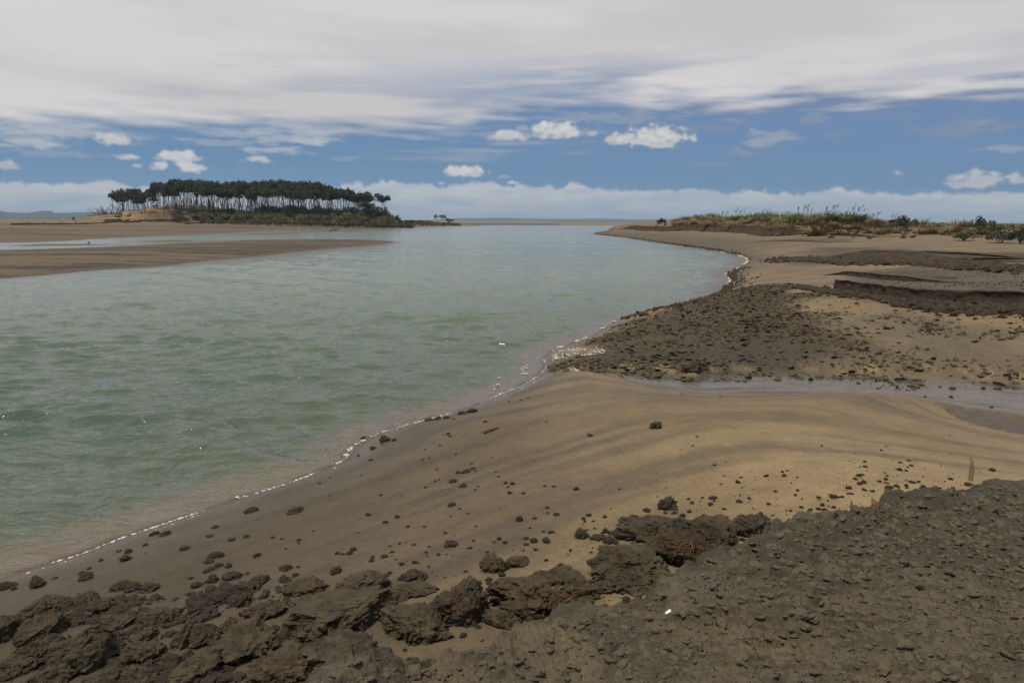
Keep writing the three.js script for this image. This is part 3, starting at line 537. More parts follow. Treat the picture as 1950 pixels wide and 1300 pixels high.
// ------------------------------------------------------------------ lumps and blocks of mud
function lumpGeometry(seed, detail, sx, sy, sz, o = {}) {
  let g = new THREE.IcosahedronGeometry(1, detail); g.deleteAttribute('uv'); g.deleteAttribute('normal'); g = mergeVertices(g, 1e-4);
  const p = g.attributes.position, R = rng(seed), n = o.box ?? 2.6 + R() * 1.4, size = Math.cbrt(sx * sy * sz), q = seed * 3.17 % 91, col = [], uv = [], crumb = o.crumb ?? 1;
  const cuts = detail > 12 ? Array.from({ length: 9 }, () => [new THREE.Vector3(R() - 0.5, (R() - 0.5) * 0.9, R() - 0.5).normalize(), 0.6 + 0.3 * R()]) : [];
  const tilt = o.tilt ?? (R() - 0.5) * 0.5, c1 = o.color ?? [0.088, 0.070, 0.044], c2 = o.color2 ?? [0.042, 0.032, 0.02];
  for (let i = 0; i < p.count; i++) {
    let x = p.getX(i), y = p.getY(i), z = p.getZ(i);
    const k = Math.pow(Math.abs(x) ** n + Math.abs(y) ** n + Math.abs(z) ** n, -1 / n);
    const X = x * sx / size, Y = y * sy / size, Z = z * sz / size;
    const low = fbm(X * 1.0 + q, Y * 1.0, Z * 1.0, 3) * (o.low ?? 0.5), m = fbm(X * 2.7, Y * 2.7 + q, Z * 2.7, 4) * 0.4;
    const rid = (0.5 - Math.abs(noise(X * 3.6 + q, Y * 3.6, Z * 3.6))) * 0.13 + (0.5 - Math.abs(noise(X * 7.5, Y * 7.5 + q, Z * 7.5))) * 0.08 + 0.075 * noise(X * 15, Y * 15, Z * 15 + q) + (detail > 12 ? 0.085 * noise(X * 27, Y * 27, Z * 27 + q) : 0);
    const f = k * (1 + low + m * crumb + rid * crumb - 0.05);
    for (const [n_, d] of cuts) { const over = (x * n_.x + y * n_.y + z * n_.z) * k - d; if (over > 0) { const e = over * 0.92 / k; x -= n_.x * e; y -= n_.y * e; z -= n_.z * e; } }
    x *= f * sx; y *= f * sy; z *= f * sz; y += tilt * x * 0.4;
    if (o.top !== undefined && y > o.top * sy) y = o.top * sy + (y - o.top * sy) * 0.25;
    p.setXYZ(i, x, y, z);
    const t = clamp(0.5 + 1.4 * fbm(x / size * 1.6 + q, y / size * 1.6, z / size * 1.6, 3) - m * 1.2 - rid * 1.5), spot = sm(0.1, 0.35, fbm(x / size * 1.3, y / size * 1.3 + 5, z / size * 1.3 + q, 3)) * (o.rust ?? 0.25);
    let c = mix3(c1, c2, t); c = mix3(c, [0.105, 0.058, 0.022], spot); col.push(c[0] / 0.8, c[1] / 0.8, c[2] / 0.8); uv.push((x + 0.6 * y) / 0.7 + q, (z - 0.7 * y) / 0.7);
  }
  g.setAttribute('color', new THREE.Float32BufferAttribute(col, 3)); g.setAttribute('uv', new THREE.Float32BufferAttribute(uv, 2)); g.computeVertexNormals();
  return g;
}
function strands(seed, n, spot, o = {}) { // thin dry root fibres or blades
  const R = rng(seed), pos = [], col = [], idx = [];
  for (let i = 0; i < n; i++) {
    const p = spot(R), len = (o.len ?? 0.1) * (0.5 + R()), w = (o.w ?? 0.004) * (0.6 + 0.8 * R()), a = p.a ?? R() * 6.28, out = p.out ?? (0.3 + R()), rise = p.rise ?? (0.8 * R() - 0.2), droop = o.droop ?? 0.5, n_ = o.seg ?? 3;
    let x = p.x, y = p.y, z = p.z; const dx = Math.cos(a) * out, dz = Math.sin(a) * out, b = pos.length / 3, wx = -Math.sin(a + 0.6 * R()), wz = Math.cos(a);
    const c = mix3(o.c1 ?? [0.3, 0.19, 0.06], o.c2 ?? [0.12, 0.06, 0.02], R()).map((v) => v * (0.7 + 0.6 * R()));
    for (let k = 0; k <= n_; k++) { const t = k / n_, ww = w * (1 - 0.85 * t); pos.push(x - wx * ww, y, z - wz * ww, x + wx * ww, y + ww * 0.5, z + wz * ww); col.push(...c, ...c); x += dx * len / n_; z += dz * len / n_; y += (rise - droop * t * 2) * len / n_; }
    for (let k = 0; k < n_; k++) { const q = b + k * 2; idx.push(q, q + 1, q + 2, q + 1, q + 3, q + 2); }
  }
  return geo(pos, idx, col);
}
const nearGround = (px, py) => { const p = hit(px, py); return p; };
let blockSeed = 100;
function block(px, py, w, h, label, o = {}) { // px: middle of its foot, py: foot, w and h in the photograph's pixels
  const p = o.onBank ? hit(px, py, true) : nearGround(px, py), r = Math.hypot(p.x, p.z), slant = Math.hypot(r, EYE - p.y), W = w * (px < 480 ? 0.94 : 1) * slant / F, dip = Math.atan2(EYE - p.y, r);
  const D = W * (o.deep ?? 0.75), Hh = Math.max(0.35 * Math.min(W, D), (h * slant / F - D * Math.sin(dip)) / Math.cos(dip)) * (o.tall ?? 1);
  const g = base('mud_block', p.x + p.x / r * D * 0.42, p.y + Hh * 0.22, p.z + p.z / r * D * 0.42, Math.atan2(-p.x, -p.z) + (o.turn ?? 0));
  const b = mesh('block', lumpGeometry(blockSeed++, o.detail ?? 26, W * (px < 480 ? 0.45 : 0.52), Hh * 0.68, D * (px < 480 ? 0.45 : 0.52), o), mudMat, g);
  if (o.fibres) mesh('root_fibres', strands(blockSeed, o.fibres, (R) => { const a = R() * 6.28, e = R(); return { x: (o.fx ?? 0) * W * 0.5 + Math.cos(a) * e * W * 0.26, y: Hh * (0.1 + 0.62 * R()), z: D * (0.25 + 0.2 * R()), a: R() * 6.28, out: 0.9, rise: 0.7 - 1.4 * R() }; }, { len: 0.07, w: 0.0028, droop: 0.5, c1: o.gold ?? [0.19, 0.12, 0.035], c2: [0.075, 0.036, 0.014] }), strawMat, g);
  return tag(g, label, 'mud block');
}
block(640, 1222, 205, 118, 'large dark slab of mud with flat top and hollow front below the bank', { box: 4.5, top: 0.62, deep: 0.8, turn: 0.25, tilt: 0.05, rust: 0.12, detail: 34 });
block(872, 1188, 104, 122, 'tall pointed mud block with brown crest at the bank edge', { box: 2.2, deep: 0.7, tall: 0.72, rust: 0.35, detail: 30, color: [0.075, 0.058, 0.036] });
block(1035, 1166, 172, 106, 'big mud block with golden root fibres hanging on its front', { box: 3.6, deep: 0.75, rust: 0.4, fibres: 220, fx: 0.3, detail: 34, turn: -0.2 });
block(1192, 1122, 170, 102, 'big rounded mud block with smooth top right of the dark gap', { box: 3.2, deep: 0.8, rust: 0.1, detail: 34, color: [0.092, 0.074, 0.048], turn: 0.3 });
block(1245, 1034, 112, 68, 'brown mud block standing behind the big rounded one', { box: 2.8, rust: 0.3 });
block(1308, 1082, 110, 84, 'rust brown mass of fibrous roots wedged beside the bank edge', { box: 2.4, rust: 0.55, fibres: 150, detail: 28, color: [0.07, 0.046, 0.026], color2: [0.042, 0.028, 0.017], gold: [0.16, 0.095, 0.022] });
block(1352, 1042, 100, 68, 'dark rough mud block between fibrous mass and bank edge', { box: 2.8, rust: 0.15 });
block(1436, 1022, 72, 50, 'small black mud block at the right end of the block row', { box: 2.6, rust: 0.05, color: [0.075, 0.06, 0.042], color2: [0.035, 0.028, 0.02] });
block(940, 1090, 56, 42, 'mossy olive brown boulder of mud alone on the sand', { box: 2.3, rust: 0.5, color: [0.10, 0.072, 0.028] });
block(985, 1080, 50, 24, 'flat brown lump touching the mossy boulder', { box: 2.6, rust: 0.3, detail: 16 });
block(955, 1195, 66, 44, 'low rust stained block filling the gap under the golden one', { box: 2.8, rust: 0.8 });
block(795, 1222, 128, 66, 'broad rounded mud mound in front of the pointed block', { box: 2.5, deep: 0.9, rust: 0.25, detail: 30 });
block(1006, 1178, 90, 60, 'mud wedge leaning on the foot of the golden block', { box: 3, rust: 0.2, detail: 20 });
block(304, 1196, 76, 48, 'round knobbly mud boulder at the left, dark with a rough crown', { box: 2.3, deep: 0.85, rust: 0.3, detail: 28 });
block(355, 1230, 62, 70, 'sharp edged mud wedge with two bright faces', { box: 4, deep: 0.6, tall: 0.6, turn: 0.7, rust: 0.05, color: [0.098, 0.078, 0.05] });
block(388, 1232, 56, 66, 'mud block pressed against the sharp wedge', { tall: 0.6, box: 3, rust: 0.15 });
block(86, 1176, 84, 38, 'dark rough mud boulder by the wet sand at far left', { box: 2.5, rust: 0.2 });
block(158, 1157, 52, 30, 'mound of grey mud with a smooth back near the wet sand', { box: 2.3, rust: 0.1 });
block(205, 1168, 62, 36, 'lumpy grey mud pile next to the smooth mound', { box: 2.6, rust: 0.15 });
block(86, 1218, 80, 50, 'large brown mud boulder in the second row at left', { box: 2.6, rust: 0.25 });
block(30, 1216, 62, 46, 'black sided mud block near the left edge', { box: 3, rust: 0.05, color: [0.075, 0.06, 0.042] });
block(75, 1258, 78, 46, 'long leaning mud block pointing up the beach at left', { box: 3, deep: 0.6, turn: 0.5, rust: 0.15 });
block(130, 1262, 94, 46, 'long smooth mud block lying parallel to its neighbour', { box: 3.2, deep: 0.5, turn: 0.35, rust: 0.05, color: [0.09, 0.073, 0.048] });
block(186, 1274, 74, 56, 'grey green flat faced mud slab set on edge', { box: 4.5, deep: 0.6, turn: 0.4, rust: 0.02, color: [0.092, 0.08, 0.055], color2: [0.058, 0.05, 0.034] });
block(270, 1262, 84, 42, 'brown ragged mud block in the sand gap', { box: 2.5, rust: 0.35 });
block(106, 1308, 84, 48, 'dark knobbly mud boulder at the bottom left', { box: 2.4, rust: 0.15 });
block(195, 1304, 60, 34, 'brown mud lump at the bottom beside the knobbly boulder', { box: 2.6, rust: 0.2, detail: 18 });
block(228, 1200, 60, 34, 'crumbled mud heap with a pale chip behind the round boulder', { box: 2.6, rust: 0.25, detail: 18 });
block(275, 1222, 48, 28, 'small smooth mud wedge below the round boulder', { box: 3, rust: 0.1, detail: 18 });
block(30, 1290, 80, 30, 'flat brown mud cake at the left edge', { box: 3, rust: 0.1, detail: 18 });
block(470, 1262, 120, 50, 'wide low mound of collapsed mud left of the big slab', { box: 2.8, deep: 0.9, rust: 0.2, detail: 32 });
block(372, 1298, 96, 46, 'wide crumbly mud mound at the bottom of the sand', { box: 2.8, deep: 0.8, rust: 0.2, detail: 30 });
block(548, 1300, 120, 52, 'mud mound with an orange rust patch near the bottom', { box: 2.6, deep: 0.7, rust: 0.9, detail: 30 });
block(660, 1278, 130, 58, 'mud shoulder that joins the slab to the bank', { box: 2.8, deep: 0.8, rust: 0.15, detail: 30, color: [0.09, 0.076, 0.054] });
block(262, 1310, 80, 36, 'dark mud heap at the bottom between two sand gaps', { box: 2.6, rust: 0.2, detail: 26 });
block(500, 1180, 70, 36, 'ridge of brown clods above the collapsed mound', { box: 2.6, rust: 0.25, detail: 24 });
block(588, 1136, 70, 26, 'brown crest of mud along the back of the big slab', { box: 2.5, rust: 0.5, detail: 24 });
block(690, 1128, 84, 24, 'rust brown crumbling rim behind the big slab', { box: 2.6, rust: 0.6, detail: 24 });
block(440, 1206, 50, 36, 'mud clod leaning left of the collapsed mound', { box: 2.6, rust: 0.2, detail: 20 });
block(790, 1136, 70, 40, 'brown mud heap between slab and pointed block', { box: 2.6, rust: 0.3, detail: 20 });
block(745, 1150, 56, 34, 'small clod heap touching the right end of the slab', { box: 2.6, rust: 0.2, detail: 18 });

// lumps strewn over the sand: middle x, foot y and width in the photograph's pixels
const lumpShapes = []; for (let i = 0; i < 9; i++) lumpShapes.push(lumpGeometry(500 + i, 8, 0.48, 0.26 + 0.05 * (i % 4), 0.38 + 0.04 * (i % 3), { box: 2.1, crumb: 2.3, low: 0.9, rust: i % 3 === 0 ? 0.4 : 0.1, color: [0.095, 0.076, 0.052], color2: [0.05, 0.039, 0.027] }));
const lumpR = rng(9);
function lump(px, py, w, label, group, withBank = false) {
  const p = hit(px, py, withBank); if (p.length() > 400) return;
  const s = 0.86 * w * Math.hypot(p.x, EYE - p.y, p.z) / F, m = mesh('mud_lump', lumpShapes[Math.floor(lumpR() * 9)], mudMat);
  m.position.set(p.x, Math.max(p.y, 0) + s * 0.02, p.z - s * 0.3); m.rotation.y = lumpR() * 6.28; m.scale.set(s, s * (0.65 + 0.45 * lumpR()), s * (0.8 + 0.3 * lumpR()));
  return tag(m, label, 'mud lump', group);
}
const own = [
  [817, 801, 18, 'dark lump standing alone in the foam, leftmost of the row at the water'], [833, 799, 15, 'flat lump in the foam next to the standing one'], [851, 797, 13, 'round lump in the middle of the row at the water'], [879, 789, 16, 'second lump from the right in the row at the water'], [899, 785, 20, 'largest lump at the right end of the row at the water'],
  [732, 841, 21, 'big black lump on the wet sand just above the foam line'], [750, 839, 12, 'small lump right beside the big black wet one'], [711, 855, 14, 'flat wet lump below left of the big black one'],
  [1250, 815, 30, 'largest lone lump out on the open tan sand'], [1125, 831, 13, 'lump left of the largest lone one on open sand'], [1358, 951, 15, 'dark lump above the bank crest on the sand'], [1591, 948, 15, 'dark lump close to the crest of the bank'], [886, 901, 17, 'middle and largest lump of the trio on mid sand'], [872, 902, 11, 'left lump of the trio on mid sand'], [900, 894, 10, 'right lump of the trio on mid sand'], [862, 919, 16, 'black flat lump under the trio on mid sand'], [881, 928, 14, 'brown lump just below the black flat one'],
  [350, 1047, 18, 'square dark lump alone on grey damp sand'], [404, 1062, 19, 'upper left lump of the cluster of four'], [419, 1060, 14, 'upper right lump of the cluster of four'], [395, 1073, 20, 'lower lump of the cluster of four'], [235, 1068, 21, 'dark lump near the foam at lower left'], [158, 1106, 24, 'biggest lump on the wet sand at lower left'], [66, 1109, 18, 'dark lump near the lower left corner of the water'], [8, 1122, 26, 'dark lump cut by the left edge'],
  [700, 982, 11, 'lump below the foam on the damp middle sand'], [474, 977, 25, 'pair of brown clods near the foam line'], [558, 978, 28, 'brown clod with a long crumb tail'], [543, 1086, 25, 'pyramid shaped grey lump'], [638, 1092, 23, 'leaning lump with a lit face above the slab'], [858, 1041, 25, 'ragged lump left of the mossy boulder'], [490, 1113, 36, 'rounded grey lump above the collapsed mound'], [1817, 741, 11, 'dark lump standing in the shallow stream'], [1320, 708, 40, 'flat brown hummock at the stream edge'], [1228, 601, 20, 'dark boulder on the water edge of the rubble'], [1292, 586, 18, 'second dark boulder on the water edge of the rubble'], [1275, 971, 42, 'long flat clod lying behind the brown block'], [1110, 1025, 32, 'clod pair in front of the brown block'], [1140, 1028, 30, 'low wide clod left of the brown block'],
];
for (const [x, y, w, l] of own) lump(x, y, w, l);
const strewn = [[864, 799, 6], [924, 804, 9], [706, 877, 9], [690, 835, 10], [682, 868, 7], [853, 827, 8], [857, 831, 7], [844, 828, 4], [838, 849, 6], [826, 844, 4], [809, 856, 5], [868, 865, 5], [832, 895, 8], [906, 898, 7], [899, 884, 7], [883, 922, 7], [828, 917, 7], [836, 914, 5], [910, 927, 6], [976, 923, 10], [968, 928, 6], [971, 940, 10], [997, 940, 8], [963, 921, 8], [949, 908, 5], [1038, 927, 8], [1056, 928, 9], [810, 929, 6], [725, 944, 7], [765, 944, 4], [804, 876, 6], [687, 906, 5], [628, 910, 4], [608, 921, 6], [1006, 758, 4], [992, 763, 7], [969, 765, 5], [1010, 741, 4], [905, 933, 7], [938, 872, 4], [857, 874, 4], [1019, 879, 4], [944, 900, 5], [1320, 850, 6],
  [408, 1006, 12], [399, 1023, 12], [391, 1090, 12], [402, 1086, 15], [416, 1079, 14], [433, 1081, 13], [242, 1054, 12], [225, 1052, 9], [274, 1040, 10], [291, 1020, 15], [310, 1021, 18], [190, 1069, 9], [155, 1095, 13], [168, 1084, 7], [102, 1103, 8], [68, 1119, 22], [24, 1123, 10], [440, 1031, 15], [467, 1024, 12], [361, 1103, 9], [372, 1119, 20], [400, 1110, 25], [438, 1104, 35], [378, 1147, 24], [391, 1156, 14], [420, 1149, 28], [458, 1156, 35], [222, 1126, 33], [246, 1128, 28], [277, 1128, 34], [333, 1142, 10], [267, 1146, 16], [472, 1127, 42],
  [733, 996, 10], [756, 986, 10], [489, 989, 5], [597, 1012, 7], [776, 1005, 9], [808, 1005, 8], [875, 970, 7], [859, 964, 15], [905, 1003, 6], [467, 1025, 11], [519, 1025, 9], [568, 1031, 10], [568, 1036, 7], [544, 1046, 6], [488, 1061, 15], [562, 1098, 15], [594, 1106, 15], [642, 1055, 9], [653, 1056, 8], [665, 1056, 11], [672, 1049, 13], [761, 1036, 9], [743, 1041, 8], [788, 1039, 11], [811, 1053, 9], [747, 1053, 9], [753, 1066, 6], [764, 1076, 10], [789, 1073, 10], [835, 1058, 10], [850, 1057, 6], [512, 1150, 17], [540, 1110, 25], [787, 1107, 45], [742, 1092, 9], [737, 1097, 9],
  [1060, 981, 12], [1152, 985, 10], [989, 992, 17], [1018, 988, 9], [1043, 968, 9], [1055, 928, 10], [996, 940, 7], [970, 940, 9], [1098, 934, 13], [1180, 932, 8], [1130, 993, 7], [1114, 994, 6], [1049, 1015, 11], [1035, 1013, 6], [951, 1028, 12], [962, 1035, 11], [1017, 1033, 15], [1041, 1033, 19], [1002, 1038, 11], [1168, 1018, 18], [1155, 1014, 13], [1209, 986, 16], [1233, 974, 17], [1301, 985, 15], [1314, 976, 11], [1285, 978, 12], [1268, 977, 8], [1160, 1034, 25], [1354, 962, 12], [1380, 971, 9], [1412, 910, 6], [1362, 886, 7], [1560, 949, 8], [1687, 901, 5], [1893, 897, 10], [1622, 941, 9], [1741, 920, 12], [1763, 756, 5], [1813, 757, 8], [1875, 740, 7], [1891, 776, 7]];
for (const [x, y, w] of strewn) {
  const zone = y > 1095 ? 0 : x < 720 ? 1 : y > 1000 ? 2 : x > 1300 ? 4 : 3;
  lump(x, y, w, ['brown clod among the rubble at the foot of the bank', 'small dark lump on the damp grey sand near the foam', 'small lump on the sand just above the broken blocks', 'small dark lump scattered on the open middle sand', 'tiny dark lump on the dry sand towards the stream'][zone],
    ['clods at the foot of the bank', 'lumps on the damp sand by the foam', 'lumps above the broken blocks', 'lumps on the open middle sand', 'lumps on the dry sand towards the stream'][zone]);
}
// rubble too fine to count
function rubble(name, label, n, pick, seed, flat = 1, mat = mudMat) {
  const R = rng(seed), lists = [[], [], [], []]; const m = new THREE.Matrix4(), q = new THREE.Quaternion(), e = new THREE.Euler();
  for (let i = 0; i < n; i++) {
    const s = pick(R); if (!s) continue; const [x, z, w, lift] = s;
    const y = lift ?? landHeight(x, z); if (y < -0.02) continue;
    q.setFromEuler(e.set((R() - 0.5) * 1.1, R() * 6.28, (R() - 0.5) * 1.1));
    lists[Math.floor(R() * 4)].push(m.compose(new THREE.Vector3(x, y + w * 0.1, z), q, new THREE.Vector3(w, w * (0.7 + 0.5 * R()) * flat, w)).clone());
  }
  const g = new THREE.Group(); g.name = numbered(name); scene.add(g); tag(g, label, 'rubble', null, 'stuff');
  lists.forEach((l, k) => { if (!l.length) return; const im = new THREE.InstancedMesh(flat < 1 ? flakeShapes[k] : smallShapes[k], mat, l.length); im.name = 'clods'; im.userData.kind = 'stuff'; l.forEach((mm, i) => im.setMatrixAt(i, mm)); shade(im); g.add(im); });
}
const smallShapes = [0, 1, 2, 3].map((i) => lumpGeometry(700 + i, 4, 0.5, 0.26, 0.42, { box: 2.1, crumb: 2.2, low: 0.9, rust: 0.15, color: [0.092, 0.068, 0.046], color2: [0.046, 0.034, 0.024] }));
const flakeShapes = [0, 1, 2, 3].map((i) => lumpGeometry(750 + i, 4, 0.5, 0.3, 0.36, { box: 3.4, crumb: 1.2, low: 0.9, rust: 0.05, color: [0.100, 0.083, 0.056], color2: [0.062, 0.050, 0.034] }));
const inBox = (pl) => { let a = 1e9, b = -1e9, c = 1e9, d = -1e9; for (const [x, z] of pl) { a = Math.min(a, x); b = Math.max(b, x); c = Math.min(c, z); d = Math.max(d, z); } return (R) => [lerp(a, b, R()), lerp(c, d, R())]; };
const small = (R, lo, hi, k = 3) => lo * Math.pow(hi / lo, Math.pow(R(), k));
const D1 = delta.filter((p) => Math.hypot(...p) < 60), b1 = inBox(D1), b2 = inBox(delta2);
rubble('mud_rubble', 'dense field of dark mud rubble on the spit by the water', 120000, (R) => { const [x, z] = b1(R), d = sd(delta, x, z), n = fbm(x * 0.35, z * 0.35, 1.1, 4) + 0.5 * fbm(x * 1.1, z * 1.1, 3, 3); return R() < sm(-0.9, 0.8, d + 1.4 * n) * (0.3 + 0.7 * sm(-0.1, 0.3, n)) ? [x, z, small(R, 0.018, 0.16, 4.8)] : null; }, 31, 0.45, rubbleMat);
rubble('mud_rubble', 'scattered dark mud rubble on the tan sand below the long ledge', 26000, (R) => { const [x, z] = b2(R), d = sd(delta2, x, z), n = fbm(x * 0.45, z * 0.45, 5, 3); return d > -0.8 && R() < sm(-0.02, 0.3, n) * 0.8 + 0.06 ? [x, z, small(R, 0.018, 0.15, 4.0)] : null; }, 32, 0.45, rubbleMat);
const footA = smooth([[1540, 553], [1592, 556], [1650, 566], [1719, 577], [1800, 582], [1950, 590], [2100, 597]].map(([x, y]) => { const p = hit(x, y); return [p.x, p.z]; }), 4);
const alongLine = (line) => (R, spread) => { const i = Math.floor(R() * (line.length - 1)), t = R(), g = (R() + R() + R() - 1.5) * spread; return [lerp(line[i][0], line[i + 1][0], t) + g * 0.4 * (R() - 0.5), lerp(line[i][1], line[i + 1][1], t) + g]; };
const pickA = alongLine(footA);
rubble('mud_rubble', 'heap of black clods along the foot of the nearest long ledge', 7000, (R) => { const [x, z] = pickA(R, 1.5); return [x, z, small(R, 0.04, 0.24, 2.6)]; }, 33);
const footC = smooth([[1502, 491], [1558, 499], [1620, 498], [1696, 499], [1754, 504], [1823, 506], [1900, 504]].map(([x, y]) => { const p = hit(x, y); return [p.x, p.z]; }), 4), pickC = alongLine(footC);
rubble('mud_rubble', 'brown rubble tumbled below the crumbling ledge', 7000, (R) => { const [x, z] = pickC(R, 4.5); return [x, z, small(R, 0.07, 0.38, 2.2)]; }, 34);
const shoreC = midShore.slice(Math.floor(midShore.length * 0.2)), pickS = alongLine(shoreC);
rubble('mud_rubble', 'dark stones and clods along the far curve of the shore', 4200, (R) => { const [x, z] = pickS(R, 2.2), r = Math.hypot(x, z), d = sd(rightLand, x, z); if (d < -0.1 || (r > 55 && r < 80 && R() < 0.8)) return null; return [x + d * 0.2, z, small(R, 0.05, r > 80 ? 0.5 : 0.2, 2.4)]; }, 35);
const topA = [[1640, 545], [1720, 554], [1830, 556], [1950, 562], [2060, 566], [2060, 515], [1800, 512], [1660, 520]].map(([x, y]) => { const p = hit(x, y); return [p.x, p.z]; }), bT = inBox(topA);
rubble('mud_rubble', 'fine dark grit and flakes on the flat top of the grey ledges', 3600, (R) => { const [x, z] = bT(R); if (sd(topA, x, z) < 0) return null; const s = small(R, 0.015, 0.075, 3); return [x, z, s, landHeight(x, z) + 0.16 * sm(4, 0, -z - 22)]; }, 41, 0.6);
const pickB = alongLine(bankEdge);
rubble('mud_rubble', 'crumbs of mud strewn over the sand at the foot of the bank', 5000, (R) => { const [x0, z0] = pickB(R, 1), g = Math.pow(R(), 2.6) * 2.6, l = Math.hypot(x0, z0), x = x0 + (x0 / l) * g - (R() - 0.3) * g * 0.5, z = z0 + (z0 / l) * g; if (sd(bankPoly, x, z) > -0.1) return null; return [x, z, small(R, 0.005, 0.055, 3.6)]; }, 36);
const leftFoot = poly([[-80, 1150], [120, 1110], [300, 1110], [480, 1095], [600, 1120], [640, 1240], [500, 1340], [-200, 1340]], 0.6), bL = inBox(leftFoot);
rubble('mud_rubble', 'fine mud crumbs between the broken blocks at the lower left', 18000, (R) => { const [x, z] = bL(R); if (sd(leftFoot, x, z) < 0 || fbm(x * 2, z * 2, 4, 3) < -0.1 + 0.3 * R()) return null; return [x, z, small(R, 0.005, 0.085, 3.2)]; }, 37, 0.85);
rubble('mud_rubble', 'sparse specks of mud over the open sand slope', 2600, (R) => { const x = lerp(-5, 12, R()), z = lerp(-16, -3.5, R()), d = sd(lobe, x, z); if (d < 0.2 || sd(bankPoly, x, z) > -0.2 || R() > 0.3 + fbm(x * 0.5, z * 0.5, 2, 3) * 1.6 - (x > 3 ? 0.12 : 0)) return null; return [x, z, small(R, 0.005, 0.034, 3)]; }, 38);
const bankBox = inBox(bankEdge.concat([[0.2, -2]]));
rubble('mud_rubble', 'loose mud flakes lying on top of the cracked bank', 30000, (R) => { const [x, z] = bankBox(R); if (sd(bankPoly, x, z) < 0.1) return null; const s = small(R, 0.006, 0.06, 2.6); return [x, z, s, bankHeight(x, z) + bankRelief(x, z) - s * 0.12]; }, 39, 0.6, flakeMat);
rubble('mud_rubble', 'brown rocks and clods round the tip of the wooded island', 700, (R) => { const px = lerp(700, 876, Math.sqrt(R())), py = 422 + 7.5 * R() - (876 - px) * 0.005, p = hit(px, py); return p.length() < 900 && p.z < -300 ? [p.x, p.z, small(R, 0.5, 2.4, 2)] : null; }, 40);
// ------------------------------------------------------------------ foam
{
  const R = rng(61), blob = (() => { const g = new THREE.IcosahedronGeometry(1, 3); g.deleteAttribute('uv'); g.deleteAttribute('normal'); const m = mergeVertices(g, 1e-4), p = m.attributes.position; for (let i = 0; i < p.count; i++) { const x = p.getX(i), y = p.getY(i), z = p.getZ(i), f = 1 + 0.9 * fbm(x * 1.4 + 3, y, z * 1.4, 3) + 0.35 * noise(x * 5, y * 5, z * 5); p.setXYZ(i, x * f, y * f * 0.35, z * f); } m.computeVertexNormals(); return m; })();
  const list = [], m = new THREE.Matrix4(), q = new THREE.Quaternion(), up = new THREE.Vector3(0, 1, 0);
  const put = (x, z, s, k = 0.3, y = null) => { q.setFromAxisAngle(up, R() * 6.28); list.push(m.compose(new THREE.Vector3(x, y ?? Math.max(0.006, landHeight(x, z) + 0.004), z), q, new THREE.Vector3(s, s * k, s * (0.5 + 0.5 * R()))).clone()); };
  const line = (L, gap, sMin, sMax, off, gate) => { let s = 0; for (let i = 1; i < L.length; i++) { const [ax, az] = L[i - 1], [bx, bz] = L[i], l = Math.hypot(bx - ax, bz - az); for (let k = 0; k < l / gap; k++) { s += gap; const t = R(), n = noise(s * 0.9, off * 9, 2.2) + 0.7 * noise(s * 4, 1, off); if (n < gate) continue; const e = off + 0.10 * noise(s * 0.7, 5.5, off) + 0.13 * (R() - 0.5) * R() * R() + 0.03 * (R() - 0.5); const nx = (bz - az) / l, nz = -(bx - ax) / l; put(lerp(ax, bx, t) - nx * e * -1, lerp(az, bz, t) - nz * e * -1, small(R, sMin, sMax, 3.2)); } } };
  const nearL = nearShore.slice(3);
  line(nearL, 0.0045, 0.0018, 0.024, 0.0, -0.1); line(nearL, 0.03, 0.003, 0.016, -0.22, 0.16); line(nearL, 0.035, 0.003, 0.014, 0.26, 0.24);
  line(midShore.slice(Math.floor(midShore.length * 0.42), Math.floor(midShore.length * 0.80)), 0.22, 0.05, 0.24, 0.1, -0.1);
  line(midShore.slice(0, Math.floor(midShore.length * 0.3)), 0.08, 0.02, 0.08, 0.1, 0.12);
  for (let i = 0; i < 520; i++) { const px = 1052 + R() * 100, k = (px - 1052) / 100, py = lerp(686, 672, k) - R() * lerp(14, 22, R()) * (1 - 0.6 * Math.abs(k - 0.3)); const p = hit(px, py); put(p.x, p.z, small(R, 0.006, 0.045, 2.4), 0.25); }
  for (let i = 0; i < 120; i++) { const px = 1060 + R() * 48 , py = 690 + R() * 16; const p = hit(px, py); if (noise(p.x * 3, p.z * 3, 3) > 0.05) put(p.x, p.z, small(R, 0.008, 0.04, 2), 0.3); }
  for (const [cx, cy, n] of [[946, 731, 16], [998, 705, 22], [995, 690, 10]]) for (let i = 0; i < n; i++) { const p = onLevel(cx + (R() - 0.5) * 14, cy + (R() - 0.5) * 22); put(p[0], p[1], small(R, 0.008, 0.04, 1.5), 0.4, 0.012); }
  const im = new THREE.InstancedMesh(blob, foamMat, list.length); im.name = 'sea_foam'; list.forEach((x, i) => im.setMatrixAt(i, x)); scene.add(shade(im)); tag(im, 'broken line of white foam along the water edge', 'foam', null, 'stuff');
}
